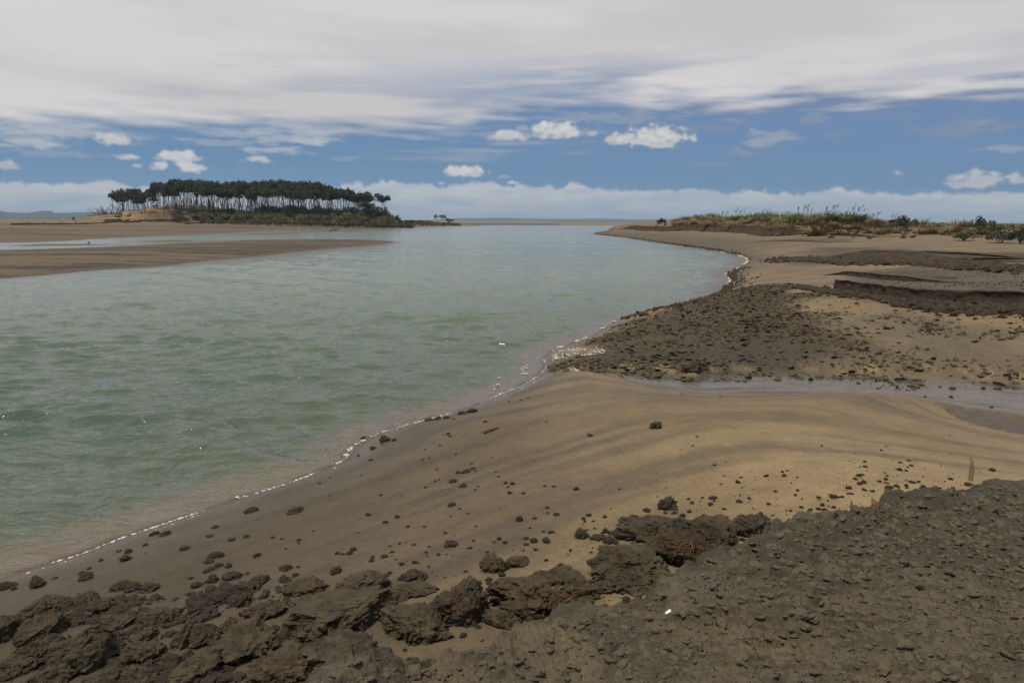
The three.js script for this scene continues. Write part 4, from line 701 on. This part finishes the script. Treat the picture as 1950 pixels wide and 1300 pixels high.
// ------------------------------------------------------------------ wood: stakes, twigs, driftwood, shell
function limb(points, r0, r1, c, sides = 6, rough = 0.15, seed = 1) {
  const cv = new THREE.CatmullRomCurve3(points.map((p) => new THREE.Vector3(...p))), n = Math.max(4, points.length * 4), fr = cv.computeFrenetFrames(n), pos = [], col = [], idx = [];
  for (let i = 0; i <= n; i++) { const p = cv.getPoint(i / n), r = lerp(r0, r1, i / n); for (let j = 0; j <= sides; j++) { const a = j / sides * 6.2832, k = r * (1 + rough * noise(i * 0.7 + seed, (j % sides) * 1.3, seed)); const v = fr.normals[i].clone().multiplyScalar(Math.cos(a) * k).addScaledVector(fr.binormals[i], Math.sin(a) * k).add(p); pos.push(v.x, v.y, v.z); const t = 0.75 + 0.5 * noise(i * 0.4, j * 1.7, seed + 3); col.push(c[0] * t, c[1] * t, c[2] * t); } }
  for (let i = 0; i < n; i++) for (let j = 0; j < sides; j++) { const a = i * (sides + 1) + j, b = a + sides + 1; idx.push(a, b, a + 1, b, b + 1, a + 1); }
  for (const [row, d] of [[0, 1], [n, -1]]) { const c0 = row * (sides + 1), k = pos.length / 3, p = cv.getPoint(row / n); pos.push(p.x, p.y, p.z); col.push(...c); for (let j = 0; j < sides; j++) d > 0 ? idx.push(k, c0 + j, c0 + j + 1) : idx.push(k, c0 + j + 1, c0 + j); }
  return geo(pos, idx, col);
}
function stake(px, py, h, w, c, label) {
  const p = hit(px, py, true), s = Math.hypot(p.x, EYE - p.y, p.z) / F, H = h * s * 1.05, W = w * s / 2, g = base('wood_stake', p.x, p.y - 0.02, p.z);
  const parts = []; for (let k = 0; k < 5; k++) { const a = k * 1.26, o = W * 0.45; parts.push(limb([[Math.cos(a) * o, -0.03, Math.sin(a) * o], [Math.cos(a) * o * 1.1 + 0.003, H * 0.5, Math.sin(a) * o], [Math.cos(a) * o * 0.8 - H * 0.04, H * (0.78 + 0.22 * hash2(k, 5)), Math.sin(a) * o * 0.8]], W * 0.6, W * 0.36, c.map((v) => v * (0.75 + 0.12 * k)), 7, 0.5, k)); }
  mesh('splintered_wood', mergeGeometries(parts), woodMat, g);
  return tag(g, label, 'wood stake');
}
stake(1849, 914, 40, 7, [0.34, 0.21, 0.12], 'thin weathered stake standing upright on the crest of the bank');
stake(1666, 974, 27, 15, [0.27, 0.15, 0.08], 'short splintered stump stuck in the bank, nearer than the thin stake');
stake(1075, 1192, 16, 7, [0.14, 0.10, 0.06], 'tiny broken twig stub in the bank near the white shell');
{
  const p = hit(1270, 1168, true), g = base('shell', p.x, p.y + 0.012, p.z, 0.6), pos = [], idx = [], s = 0.019;
  for (let i = 0; i <= 10; i++) for (let j = 0; j <= 18; j++) { const u = i / 10, a = (j / 18 - 0.5) * 2.6, rr = u * (1 + 0.05 * Math.cos(j * 3.1)), y = Math.sin(u * 2.6) * 0.45; pos.push(Math.sin(a) * rr * s, y * s, Math.cos(a) * rr * s); }
  for (let i = 0; i < 10; i++) for (let j = 0; j < 18; j++) { const a = i * 19 + j; idx.push(a, a + 19, a + 1, a + 1, a + 19, a + 20); }
  mesh('valve', geo(pos, idx), new THREE.MeshStandardMaterial({ color: new THREE.Color().setRGB(0.8, 0.8, 0.78), roughness: 0.5 }), g); g.rotation.x = 0.5;
  tag(g, 'small white shell half lying on the cracked mud bank', 'shell');
}
{
  const p = hit(936, 821), s = 0.13; const m = mesh('driftwood_stick', limb([[-s, 0, 0.03], [-s * 0.3, 0.012, 0], [s * 0.4, 0.008, -0.02], [s, 0.014, -0.05]], 0.02, 0.012, [0.13, 0.09, 0.055], 7, 0.5, 4), woodMat); m.position.set(p.x, p.y + 0.012, p.z); m.rotation.y = 0.5;
  tag(m, 'short brown driftwood stick on the sand above the foam', 'driftwood');
}
function log(px0, py0, px1, py1, r, c, label, lift = 0) {
  const a = hit(px0, py0), b = hit(px1, py1), mid = a.clone().lerp(b, 0.5), q = [0, 0.33, 0.66, 1].map((t, i) => { const v = a.clone().lerp(b, t).sub(mid); return [v.x, v.y + r * 0.7 + lift * Math.sin(t * 3.1), v.z + r * 3 * noise(i, r, px0)]; });
  const g = base('driftwood_log', mid.x, mid.y, mid.z); mesh('trunk', limb(q, r, r * 0.5, c, 7, 0.3, px0), woodMat, g);
  const R = rng(px0 * 7 + 1); const br = []; for (let i = 0; i < 4; i++) { const t = R(), v = a.clone().lerp(b, t).sub(mid), l = r * (3 + 5 * R()); br.push(limb([[v.x, v.y + r, v.z], [v.x + (R() - 0.5) * l, v.y + r + l * 0.5 * R(), v.z + (R() - 0.5) * l], [v.x + (R() - 0.5) * l * 2, v.y + r + l * R(), v.z + (R() - 0.5) * l * 2]], r * 0.35, r * 0.1, c, 5, 0.2, i)); }
  mesh('branch', mergeGeometries(br), woodMat, g); return tag(g, label, 'driftwood');
}
const DW = [0.085, 0.072, 0.06], DW2 = [0.05, 0.04, 0.032];
log(22, 428, 95, 427, 0.32, DW2, 'long dark driftwood trunk lying farthest out on the flats');
log(90, 427.6, 150, 426.6, 0.32, DW2, 'dark driftwood trunk second from the outer end of the line');
log(145, 427, 200, 425, 0.32, DW2, 'driftwood trunk where the drift line reaches the island');
log(195, 425, 238, 424, 0.5, DW, 'grey bleached driftwood trunk under the bare dune', 0.3);
log(232, 424.5, 268, 424, 0.45, DW, 'short grey driftwood trunk at the toe of the dune', 0.2);
log(352, 427, 385, 425.5, 0.35, DW2, 'dark driftwood snag on the beach in front of the shrubs', 0.2);
log(482, 423.5, 552, 422.5, 0.4, DW2, 'long dark log half buried below the green slope');
log(628, 440.5, 642, 439, 0.18, DW2, 'small dark snag stuck on the sand islet', 0.4);
log(167, 464.5, 171, 464, 0.05, DW2, 'dark stub of driftwood in the calm back channel', 0.3);
// ------------------------------------------------------------------ trees and plants
function leaves(R, n, place, size, c1, c2) { // leaf sized faces
  const pos = [], col = [], idx = [], v = new THREE.Vector3(), a = new THREE.Vector3(), b = new THREE.Vector3();
  for (let i = 0; i < n; i++) {
    place(R, v); const s = size * (0.6 + 0.8 * R()); a.set(R() - 0.5, (R() - 0.5) * 0.6, R() - 0.5).normalize(); b.set(R() - 0.5, (R() - 0.5) * 0.6, R() - 0.5).cross(a).normalize();
    const k = pos.length / 3, c = mix3(c1, c2, R()).map((x) => x * (0.75 + 0.5 * R()));
    pos.push(v.x - a.x * s, v.y - a.y * s, v.z - a.z * s, v.x + b.x * s * 0.45, v.y + b.y * s * 0.45, v.z + b.z * s * 0.45, v.x + a.x * s, v.y + a.y * s, v.z + a.z * s, v.x - b.x * s * 0.45, v.y - b.y * s * 0.45, v.z - b.z * s * 0.45);
    col.push(...c, ...c, ...c, ...c); idx.push(k, k + 1, k + 2, k, k + 2, k + 3);
  }
  return geo(pos, idx, col);
}
function treeShape(seed, H, cw, ct) { // bare leaning stems under a flat crown
  const R = rng(seed), stems = [], puffs = [], bark = [0.078, 0.06, 0.047];
  const ns = 2 + Math.floor(R() * 2);
  for (let s = 0; s < ns; s++) {
    const a = R() * 6.28, lean = 0.5 + R() * 2.0, x1 = Math.cos(a) * lean, z1 = Math.sin(a) * lean, hy = H * (0.60 + 0.1 * R()), w = () => (R() - 0.5) * 1.2;
    stems.push(limb([[x1 * 0.1, -1.2, z1 * 0.1], [x1 * 0.3 + w(), hy * 0.35, z1 * 0.3 + w()], [x1 * 0.7 + w(), hy * 0.7, z1 * 0.7 + w()], [x1, hy, z1]], 0.13 + 0.09 * R(), 0.09, bark, 5, 0.15, s + seed));
    const nb = 2 + Math.floor(R() * 3);
    for (let b = 0; b < nb; b++) {
      const ba = a + (R() - 0.5) * 3.4, l = cw * (0.25 + 0.55 * R()), ex = x1 + Math.cos(ba) * l, ez = z1 + Math.sin(ba) * l, ey = H - ct * (0.25 + 0.55 * R());
      stems.push(limb([[x1, hy - 0.3, z1], [lerp(x1, ex, 0.4), lerp(hy, ey, 0.6), lerp(z1, ez, 0.4)], [ex, ey, ez]], 0.11, 0.04, bark, 4, 0.1, b));
      puffs.push([ex, ey + ct * 0.1, ez, cw * (0.34 + 0.2 * R()), ct * (0.22 + 0.14 * R())]);
    }
  }
  for (let i = 0; i < 4; i++) { const a = R() * 6.28, l = cw * 0.7 * Math.sqrt(R()); puffs.push([Math.cos(a) * l, H - ct * (0.2 + 0.4 * R()), Math.sin(a) * l, cw * (0.3 + 0.2 * R()), ct * 0.24]); }
  const crown = puffs.map(([x, y, z, w, t], i) => leaves(R, 105, (Q, v) => { const a = Q() * 6.28, e = Math.pow(Q(), 0.45), u = Q(); v.set(x + Math.cos(a) * e * w, y + (u * 1.3 - 0.3) * t * Math.sqrt(1 - e * e * 0.85) * 1.6 - 0.15 * t, z + Math.sin(a) * e * w); }, 0.40, [0.026, 0.034, 0.016], i % 3 ? [0.055, 0.062, 0.025] : [0.085, 0.078, 0.034]));
  return [mergeGeometries(stems), mergeGeometries(crown)];
}
const treeShapes = []; for (let i = 0; i < 9; i++) treeShapes.push(treeShape(40 + i * 3, 14, 3.1 + (i % 3) * 0.5, 4.2 + (i % 2)));
const treeTop = curve([[212, 369], [250, 362], [262, 361], [275, 368], [288, 360], [300, 351], [320, 354], [335, 346], [350, 347], [368, 347], [390, 349], [430, 351], [470, 350], [515, 346], [560, 350], [590, 351], [630, 357], [650, 362], [685, 371], [712, 368], [740, 373]]);
{
  const R = rng(203), protos = treeShapes.map(([t, c]) => { const g = new THREE.Group(); const a = shade(new THREE.Mesh(t, woodMat)); a.name = 'trunk'; const b = shade(new THREE.Mesh(c, leafMat)); b.name = 'crown'; g.add(a, b); return g; });
  const special = { 216: 'outermost bare trunked tree at the left end of the grove', 236: 'bare trunked tree second from the left end of the grove', 262: 'taller tree with a round head above the bare dune', 345: 'tree with a single raised flat crown over the dune top', 368: 'twin crowned tree poking above the canopy', 706: 'flat crowned tree standing apart at the right end of the grove', 732: 'outermost tree at the right end of the grove' };
  const spots = []; for (const x of Object.keys(special)) spots.push([+x, 440 + R() * 15]);
  for (let i = 0; i < 176; i++) spots.push([225 + 482 * (i + R()) / 176, lerp(428, 515, R())]);
  for (let i = 0; i < 26; i++) spots.push([380 + 290 * R(), lerp(420, 440, R())]);
  spots.forEach(([px, depth], i) => {
    const p = atDepth(px, 400, depth), y = landHeight(p.x, p.z), lead = special[px], front = i >= 183, top = atDepth(px, treeTop(px) + (lead ? 0 : front ? 6 + R() * 10 : 21 * R() * R() - 4 + (px < 300 ? 4 * R() : 0)), depth).y, H = Math.max(5, top - y), k = H / 14;
    const g = protos[i % 9].clone(); g.name = numbered('tree'); scene.add(g); g.position.set(p.x, y - 0.2, p.z); g.rotation.y = R() * 6.28; const kw = (px < 330 ? 0.85 : lead ? 1.25 : 1.0) * (0.8 + 0.4 * R()); g.scale.set(kw, k, kw);
    tag(g, lead ?? (front ? 'shorter tree on the front edge of the island grove' : 'tall tree with bare pale trunk and flat dark crown in the island grove'), 'tree', lead ? undefined : front ? 'shorter trees on the front edge of the grove' : 'bare trunked trees of the island grove');
  });
}
function shrubShape(seed, kind) { // a dome of leaves on short stems; about one metre in radius
  const R = rng(seed), C = { dark: [[0.026, 0.034, 0.016], [0.05, 0.058, 0.026]], olive: [[0.065, 0.068, 0.025], [0.13, 0.12, 0.045]], green: [[0.085, 0.10, 0.026], [0.18, 0.18, 0.055]], brown: [[0.075, 0.05, 0.028], [0.16, 0.10, 0.055]], sage: [[0.055, 0.062, 0.034], [0.12, 0.125, 0.07]] }[kind];
  const puffs = []; for (let i = 0; i < 10; i++) { const a = R() * 6.28, l = 0.75 * Math.sqrt(R()); puffs.push([Math.cos(a) * l, 0.32 + 0.5 * (1 - l) * (0.5 + R()), Math.sin(a) * l, 0.28 + 0.2 * R()]); }
  const f = puffs.map(([x, y, z, w]) => leaves(R, 120, (Q, v) => { const a = Q() * 6.28, c = Q() * 2 - 1, s = Math.sqrt(1 - c * c), e = w * Math.pow(Q(), 0.4); v.set(x + Math.cos(a) * s * e, Math.max(0.02, y + c * e * 0.8), z + Math.sin(a) * s * e); }, 0.085, ...C));
  const st = []; for (let i = 0; i < 6; i++) { const a = R() * 6.28; st.push(limb([[0, -0.15, 0], [Math.cos(a) * 0.25, 0.25, Math.sin(a) * 0.25], [Math.cos(a) * 0.6, 0.65, Math.sin(a) * 0.6]], 0.035, 0.01, [0.09, 0.07, 0.05], 4, 0.1, i)); }
  return [mergeGeometries(st), mergeGeometries(f)];
}
const shrubs = {}; for (const [i, k] of ['dark', 'olive', 'green', 'brown', 'sage'].entries()) shrubs[k] = [0, 1, 2].map((s) => shrubShape(300 + i * 10 + s, k));
const plantR = rng(88);
function shrub(x, y, z, w, h, kind, label, group) {
  const [st, f] = shrubs[kind][Math.floor(plantR() * 3)], g = base('shrub', x, y, z, plantR() * 6.28);
  mesh('stem', st, woodMat, g); mesh('foliage', f, leafMat, g); const big = x > 25 ? 1.3 : 1; g.scale.set(big * w / 2.3, big * h / 1.42, big * w / 2.3);
  return tag(g, label, 'shrub', group);
}
function shrubPx(px, pyTop, pyFoot, wpx, kind, label, group, depth) {
  let p = depth ? atDepth(px, pyFoot, depth) : hit(px, pyFoot); if (depth) p.y = Math.min(p.y, landHeight(p.x, p.z)); const d = -p.z, W = wpx * d / F, top = atDepth(px, pyTop, d).y;
  return shrub(p.x, p.y, p.z, W, Math.max(0.3, top - p.y), kind, label, group);
}
// the island's undergrowth
for (const [px, t, w, k, l] of [[712, 378, 70, 'dark', 'largest dark dome of shrub at the right end of the island grove'], [672, 384, 46, 'dark', 'round dark shrub left of the largest dome on the island'], [742, 396, 36, 'olive', 'olive shrub sloping down to the tip of the island'], [733, 388, 40, 'dark', 'dark shrub on the right shoulder of the largest dome'], [757, 399, 18, 'dark', 'small bushy shrub at the end of the island grove']]) shrubPx(px, t, 414, w, k, l, null, 436 + plantR() * 8);
shrubPx(842, 405, 417, 20, 'dark', 'dark round bush alone on the island tip'); shrubPx(830, 404, 417, 10, 'brown', 'bare twiggy bush beside the dark one on the island tip'); shrubPx(856, 411, 424, 22, 'brown', 'brown bush sloping off the island tip to the water');
for (let i = 0; i < 20; i++) { const px = 490 + 190 * (i + plantR()) / 20; shrubPx(px, 380 + 12 * plantR() + Math.abs(px - 545) * 0.07, 410, 30 + 16 * plantR(), 'dark', 'dark undergrowth bush among the trunks of the island grove', 'dark undergrowth of the island grove', 455 + 30 * plantR()); }
for (let i = 0; i < 46; i++) { const px = 372 + 376 * (i + plantR()) / 46, py = 409 + 6 * plantR(); shrubPx(px, py - 9 - 6 * plantR(), py, 24 + 16 * plantR(), ['olive', 'green', 'olive', 'green'][i % 4], 'low olive green bush on the front slope of the island', 'low bushes on the front slope of the island', 412 + 22 * plantR()); }
for (let i = 0; i < 40; i++) { const px = 380 + 400 * (i + plantR()) / 40, py = 417.5 + 2 * plantR(); shrubPx(px, py - 3.5 - 3 * plantR(), py, 14 + 12 * plantR(), ['brown', 'green', 'brown', 'olive'][i % 4], 'low dry bush where the island slope meets the beach', 'dry bushes along the foot of the island slope', 392 + 10 * plantR()); }
for (let i = 0; i < 16; i++) { const px = 212 + 150 * plantR(), p = atDepth(px, 410, 408 + 48 * plantR()), y = landHeight(p.x, p.z); shrub(p.x, y - 0.1, p.z, 2.2 + 2.4 * plantR(), 0.8 + 0.9 * plantR(), 'brown', 'dry brown bush on the bare sand face of the dune', 'dry bushes on the bare dune face'); }
shrubPx(340, 400, 424, 26, 'brown', 'heap of dead brown brush at the foot of the dune'); shrubPx(352, 408, 424, 20, 'brown', 'second heap of dead brush right of the taller one'); shrubPx(140, 411, 419.5, 7, 'dark', 'lone dark bush on the flats in front of the far hills');
{
  const R = rng(17); // the dead tree fallen down the left end of the dune
  const p = atDepth(206, 417, 425), y = landHeight(p.x, p.z), g = base('dead_tree', p.x, y, p.z), tr = [], tw = [];
  tr.push(limb([[8, 1, 0], [2, 1.4, 0.5], [-5, 0.6, 0], [-12, 0.3, 1]], 0.4, 0.14, [0.12, 0.10, 0.085], 6, 0.2, 3), limb([[6, 1, -1], [3, 5, -1], [1, 8, 0]], 0.24, 0.08, [0.1, 0.085, 0.07], 5, 0.2, 5));
  for (let i = 0; i < 46; i++) { const t = R(), x = lerp(9, -9, t), l = 2 + 5 * R() * (1 - t * 0.5), a = (R() - 0.5) * 2.4; tw.push(limb([[x, 1, 0], [x + Math.sin(a) * l * 0.5, 1 + l * 0.6, (R() - 0.5) * 2], [x + Math.sin(a) * l + (R() - 0.5), 1 + l * (0.6 + 0.6 * R()), (R() - 0.5) * 3]], 0.13, 0.045, [0.09, 0.075, 0.062], 4, 0.1, i)); }
  mesh('trunk', mergeGeometries(tr), woodMat, g); mesh('branch', mergeGeometries(tw), woodMat, g); tag(g, 'grey dead tree fallen at the left end of the dune', 'dead tree');
}
function bladeTuft(seed, n, len, spread, c1, c2, w = 0.012) { return strands(seed, n, (R) => { const a = R() * 6.28, e = R() * spread; return { x: Math.cos(a) * e * 0.35, y: 0, z: Math.sin(a) * e * 0.35, a: a + (R() - 0.5) * 0.8, out: 0.15 + spread * R(), rise: 1.1 + 0.3 * R() }; }, { len, w, droop: 0.85, seg: 4, c1, c2 }); }
const drySh = [0, 1, 2].map((i) => bladeTuft(900 + i, 260, 0.85, 0.85, [0.27, 0.21, 0.12], [0.14, 0.105, 0.06], 0.018));
const goldSh = [0, 1].map((i) => bladeTuft(910 + i, 260, 0.85, 0.8, [0.32, 0.22, 0.10], [0.19, 0.12, 0.05], 0.018));
const greenSh = [0, 1, 2].map((i) => bladeTuft(920 + i, 520, 0.62, 1.15, [0.19, 0.215, 0.06], [0.085, 0.105, 0.03], 0.02));
function tussock(px, pyFoot, wpx, hpx, kind, label, group) {
  const p = hit(px, pyFoot), d = -p.z; if (d > 400 || d < 40) return; const l = { dry: drySh, gold: goldSh, green: greenSh }[kind], g = base('tussock', p.x, p.y - 0.05, p.z, plantR() * 6.28);
  mesh('blades', l[Math.floor(plantR() * l.length)], strawMat, g); const W = 1.25 * wpx * d / F / 1.5, H = 1.3 * hpx * d / F / 0.72; g.scale.set(W, H, W); return tag(g, label, 'tussock', group);
}
tussock(1547, 436, 36, 22, 'dry', 'large pinkish brown domed tussock on top of the far bank'); tussock(1507, 443, 30, 12, 'gold', 'golden tussock left of and below the large dome'); tussock(1575, 438, 24, 10, 'dry', 'brown tussock right of the large dome'); tussock(1552, 449, 60, 14, 'gold', 'wide golden grass mat spilling down below the large dome'); tussock(1322, 425, 20, 10, 'gold', 'pale olive tussock at the left end of the dune grass');
tussock(1480, 441, 22, 9, 'dry', 'brown tussock hanging over the middle of the far bank'); tussock(1365, 432, 24, 9, 'dry', 'brown tussock on the edge above the darkest cliff'); tussock(1395, 438, 30, 9, 'dry', 'drooping brown tussock in a notch of the cliff'); tussock(1880, 447, 34, 13, 'green', 'pale green tussock behind the dark shrubs at the right edge');
for (let i = 0; i < 70; i++) { const px = 1290 + 420 * (i + plantR()) / 70, f = curve([[1290, 430], [1400, 434], [1470, 441], [1560, 442], [1640, 443], [1720, 444]])(px) - 9 * plantR(); tussock(px, f, 16 + 12 * plantR(), 5 + 5 * plantR(), plantR() < 0.65 ? 'dry' : 'gold', 'dry brown tussock in the band along the far bank', 'dry tussocks along the far bank'); }
for (let i = 0; i < 34; i++) { const px = 1640 + 200 * (i + plantR()) / 34, f = 436 + 12 * plantR(); tussock(px, f, 16 + 14 * plantR(), 6 + 5 * plantR(), plantR() < 0.6 ? 'dry' : 'gold', 'dry tussock on the low ground behind the sand plain', 'dry tussocks behind the sand plain'); }
// tall plumed grasses
const plumeShapes = [0, 1, 2].map((s) => {
  const R = rng(950 + s), parts = [];
  for (let i = 0; i < 8; i++) {
    const a = R() * 6.28, l = 0.25 + 0.3 * R(), H = 1.75 + 0.7 * R(), x = Math.cos(a) * l + 0.25, z = Math.sin(a) * l;
    parts.push(limb([[x * 0.2, 0, z * 0.2], [x * 0.6, H * 0.6, z * 0.6], [x * 1.2, H, z]], 0.009, 0.006, [0.13, 0.10, 0.055], 4, 0, i));
    parts.push(strands(970 + i + s * 20, 26, (Q) => { const t = Q(); return { x: lerp(x * 0.98, x * 1.2, t), y: lerp(H * 0.8, H, t), z: z * lerp(0.85, 1, t), a: (Q() - 0.5) * 1.8, out: 0.55, rise: 0.7 }; }, { len: 0.2, w: 0.016, droop: 0.7, seg: 2, c1: [0.16, 0.125, 0.085], c2: [0.08, 0.06, 0.045] }));
  }
  return mergeGeometries(parts.map((g) => { g.deleteAttribute('uv'); return g; }));
});
function plumed(px, pyFoot, wpx, hpx, plumeTop, kind, label) {
  let p = hit(px, pyFoot); if (-p.z > 170) p = hit(px, pyFoot + 8); if (-p.z > 170) p.copy(atDepth(px, pyFoot, 120)).setY(landHeight(p.x, p.z)); const d = -p.z, g = base('plumed_grass', p.x, p.y - 0.05, p.z, 0.2 * plantR()), l = { green: greenSh, dry: goldSh }[kind], a = mesh('leaves', l[Math.floor(plantR() * l.length)], strawMat, g), W = wpx * d / F / 1.5, H = hpx * d / F / 0.8; a.scale.set(W, H, W);
  const b = mesh('seed_heads', plumeShapes[Math.floor(plantR() * 3)], strawMat, g), K = (pyFoot - plumeTop) * d / F / 2.2; b.scale.set(Math.max(K * 0.9, W * 0.7), K, Math.max(K * 0.9, W * 0.7));
  return tag(g, label, 'plumed grass');
}
for (const [x, f, w, h, t, k, l] of [[1358, 424, 36, 12, 400, 'green', 'plumed grass with dense dark seed heads at the left end of the dune'], [1376, 424, 34, 11, 402, 'dry', 'plumed grass right beside the dense dark seed heads'], [1404, 424, 40, 16, 397, 'green', 'bright green plumed grass in the left half of the dune'], [1440, 424, 30, 9, 406, 'dry', 'faint plumed grass between the green clumps'], [1456, 424, 30, 10, 396, 'dry', 'slender pale plumed grass before the middle of the dune'], [1490, 424, 32, 11, 403, 'green', 'low plumed grass left of the tall swaying stalks'], [1522, 423, 44, 15, 391, 'green', 'plumed grass with the tallest swaying stalks in the middle'], [1538, 423, 30, 13, 396, 'green', 'plumed grass just right of the tallest stalks'], [1576, 426, 46, 24, 391, 'green', 'largest deep green plumed clump on the dune'], [1627, 426, 46, 24, 390, 'green', 'pale green plumed clump with one long stalk above it'], [1602, 425, 30, 14, 402, 'dry', 'dry plumed grass between the two large green clumps'], [1664, 427, 30, 10, 404, 'dry', 'plumed grass with fine dark stalks right of the pale clump'], [1700, 428, 28, 9, 397, 'dry', 'thin plumed stalks in front of the dark shrub']]) plumed(x, f, w, h, t, k, l);
for (const [x, t, f, w, k, l] of [[1718, 412, 432, 40, 'dark', 'dark green shrub breaking the skyline right of the plumed grass'], [1742, 418, 433, 24, 'dark', 'smaller dark shrub on the right shoulder of the skyline shrub'], [1708, 420, 434, 30, 'olive', 'olive shrub in front of the dark skyline shrub'], [1795, 423, 433, 18, 'dark', 'small dark shrub on the low skyline'], [1818, 425, 434, 20, 'dark', 'flat dark shrub next to the small one on the low skyline'], [1865, 415, 445, 42, 'dark', 'tall dark green shrub near the right edge'], [1892, 419, 447, 32, 'olive', 'pale olive shrub on the right side of the tall dark one'], [1868, 430, 452, 32, 'brown', 'rounded brown shrub in front of the tall dark one'], [1838, 437, 458, 40, 'sage', 'grey green coastal shrub at the edge of the sand plain'], [1905, 436, 462, 52, 'sage', 'wide grey green shrub at the right edge of the sand'], [1945, 430, 464, 40, 'dark', 'dark shrub cut by the right edge'], [1262, 415, 426, 14, 'dark', 'small two headed tree like shrub on the far point'], [1254, 418, 426, 9, 'dark', 'tiny dark shrub at the left of the two headed one'], [1309, 413, 425, 16, 'dark', 'dark shrub at the left start of the dune grass'], [1772, 430, 437, 26, 'brown', 'brown scrubby shrub on low ground left of the skyline shrubs'], [1440, 414, 425, 24, 'brown', 'grey brown shrub in the dune grass']]) shrubPx(x, t, f, w, k, l);
{ // the grass that nobody could count
  const R = rng(404), put = (name, label, shape, n, pick) => { const l = []; const m = new THREE.Matrix4(), q = new THREE.Quaternion(), up = new THREE.Vector3(0, 1, 0); for (let i = 0; i < n; i++) { const s = pick(); if (!s) continue; q.setFromAxisAngle(up, R() * 6.28); l.push(m.compose(new THREE.Vector3(s[0], s[1], s[2]), q, new THREE.Vector3(s[3], s[4], s[3])).clone()); } const im = new THREE.InstancedMesh(shape, strawMat, l.length); im.name = numbered(name); l.forEach((x, i) => im.setMatrixAt(i, x)); scene.add(shade(im)); tag(im, label, 'grass', null, 'stuff'); };
  const tuft = bladeTuft(990, 90, 0.8, 0.55, [0.27, 0.21, 0.11], [0.15, 0.115, 0.06], 0.022), tuftG = bladeTuft(991, 90, 0.8, 0.6, [0.21, 0.205, 0.07], [0.11, 0.115, 0.04], 0.022);
  const db = inBox(dunePoly.filter((p) => p[1] > -260));
  put('dune_grass', 'dry brown grass covering the low dune behind the far bank', tuft, 5200, () => { const [x, z] = db(R), d = sd(dunePoly, x, z); if (d < 0.4 || x / -z < 0.215 || fbm(x * 0.1, z * 0.1, 3, 3) < -0.22) return null; const s = 0.7 + 0.8 * R(); return [x, landHeight(x, z), z, s * 1.2, s * (d < 6 ? 0.6 : 0.9)]; });
  put('dune_grass', 'green grass along the crest of the low dune', tuftG, 6000, () => { const [x, z] = db(R), d = sd(dunePoly, x, z); if (d < 3 || x > 75 || x / -z < 0.235 || fbm(x * 0.12, z * 0.12, 9, 3) < -0.1 + (d < 9 ? 0.15 : 0)) return null; const s = (0.6 + 1.0 * R()) * (0.55 + 1.0 * sm(-0.2, 0.3, noise(x * 0.16, z * 0.16, 5))); return [x, landHeight(x, z), z, s * 1.2, s]; });
  put('dune_grass', 'sparse dry grass on the low ground at the right', tuft, 2600, () => { const x = lerp(36, 120, R()), z = -lerp(70, 190, R()); if (x > 62 + 0.25 * (z + 90) && R() < 0.7) return null; if (Math.hypot(x, z) < 88 + 14 * noise(x * 0.06, z * 0.06, 1) || fbm(x * 0.09, z * 0.09, 5, 3) < 0.02) return null; const s = 0.5 + 0.6 * R(); return [x, landHeight(x, z), z, s * 1.3, s * 0.6]; });
  put('slope_grass', 'yellow green grass on the front slope of the wooded island', tuftG, 3600, () => { const px = lerp(365, 800, R()), dz = lerp(396, 452, R()), p = atDepth(px, 412, dz); const y = landHeight(p.x, p.z); if (y < 3.2) return null; const s = 1 + R(); return [p.x, y, p.z, s * 1.9, s * 1.0]; });
  put('slope_grass', 'brown dry grass along the beach foot of the island', tuft, 2600, () => { const px = lerp(200, 870, R()), p = hit(px, 419 + 3 * R() * R() + px * 0.002); if (p.z > -330 || p.length() > 900 || fbm(p.x * 0.05, p.z * 0.05, 2, 3) < 0) return null; const s = 0.7 + 0.8 * R(); return [p.x, p.y, p.z, s * 2, s * 0.8]; });
}
// ------------------------------------------------------------------ far hills
function hills(name, label, x0, x1, depth, tops, seed) {
  const pos = [], col = [], idx = [], n = 160, top = curve(tops);
  for (let i = 0; i <= n; i++) { const px = lerp(x0, x1, i / n), b = atDepth(px, 420, depth), h = Math.max(2, atDepth(px, top(px), depth).y + depth * 0.0006 * fbm(px * 0.06, seed, 1, 4)); [[-0.09, -2], [-0.06, h * 0.4], [-0.025, h * 0.85], [0, h], [0.04, h * 0.7], [0.1, -2]].forEach(([d, y], k) => { const e = 1 + d * 0.8 * (1 + 0.5 * noise(px * 0.05, k * 3, seed)); pos.push(b.x * e, y, b.z * e); const c = mix3([0.03, 0.042, 0.025], [0.06, 0.062, 0.035], 0.5 + fbm(px * 0.1, k, seed, 3)); col.push(...c); }); }
  for (let i = 0; i < n; i++) for (let j = 0; j < 5; j++) { const a = i * 6 + j, b = a + 6; idx.push(a, b, a + 1, b, b + 1, a + 1); }
  tag(mesh(name, geo(pos, idx, col), std({})), label, 'hills', null, 'structure');
}
hills('hills', 'blue grey wooded hills beyond the flats at far left', -700, 250, 5200, [[-700, 396], [-300, 400], [-60, 398], [0, 401.5], [20, 404.5], [55, 405], [75, 402], [95, 401], [108, 405.5], [140, 405.5], [190, 404], [250, 410]], 3.3);
hills('hills', 'paler hills behind the wooded ones at far left', 20, 420, 8200, [[20, 409], [110, 405.5], [150, 403.6], [200, 403.5], [300, 406], [420, 415]], 5.3);
hills('hills', 'faint low hills on the horizon past the channel mouth', 800, 1420, 9000, [[800, 419], [880, 415.5], [960, 414.6], [1010, 416], [1080, 416.5], [1140, 416], [1220, 417.5], [1330, 418], [1420, 424]], 7.3);
renderer.render(scene, camera);
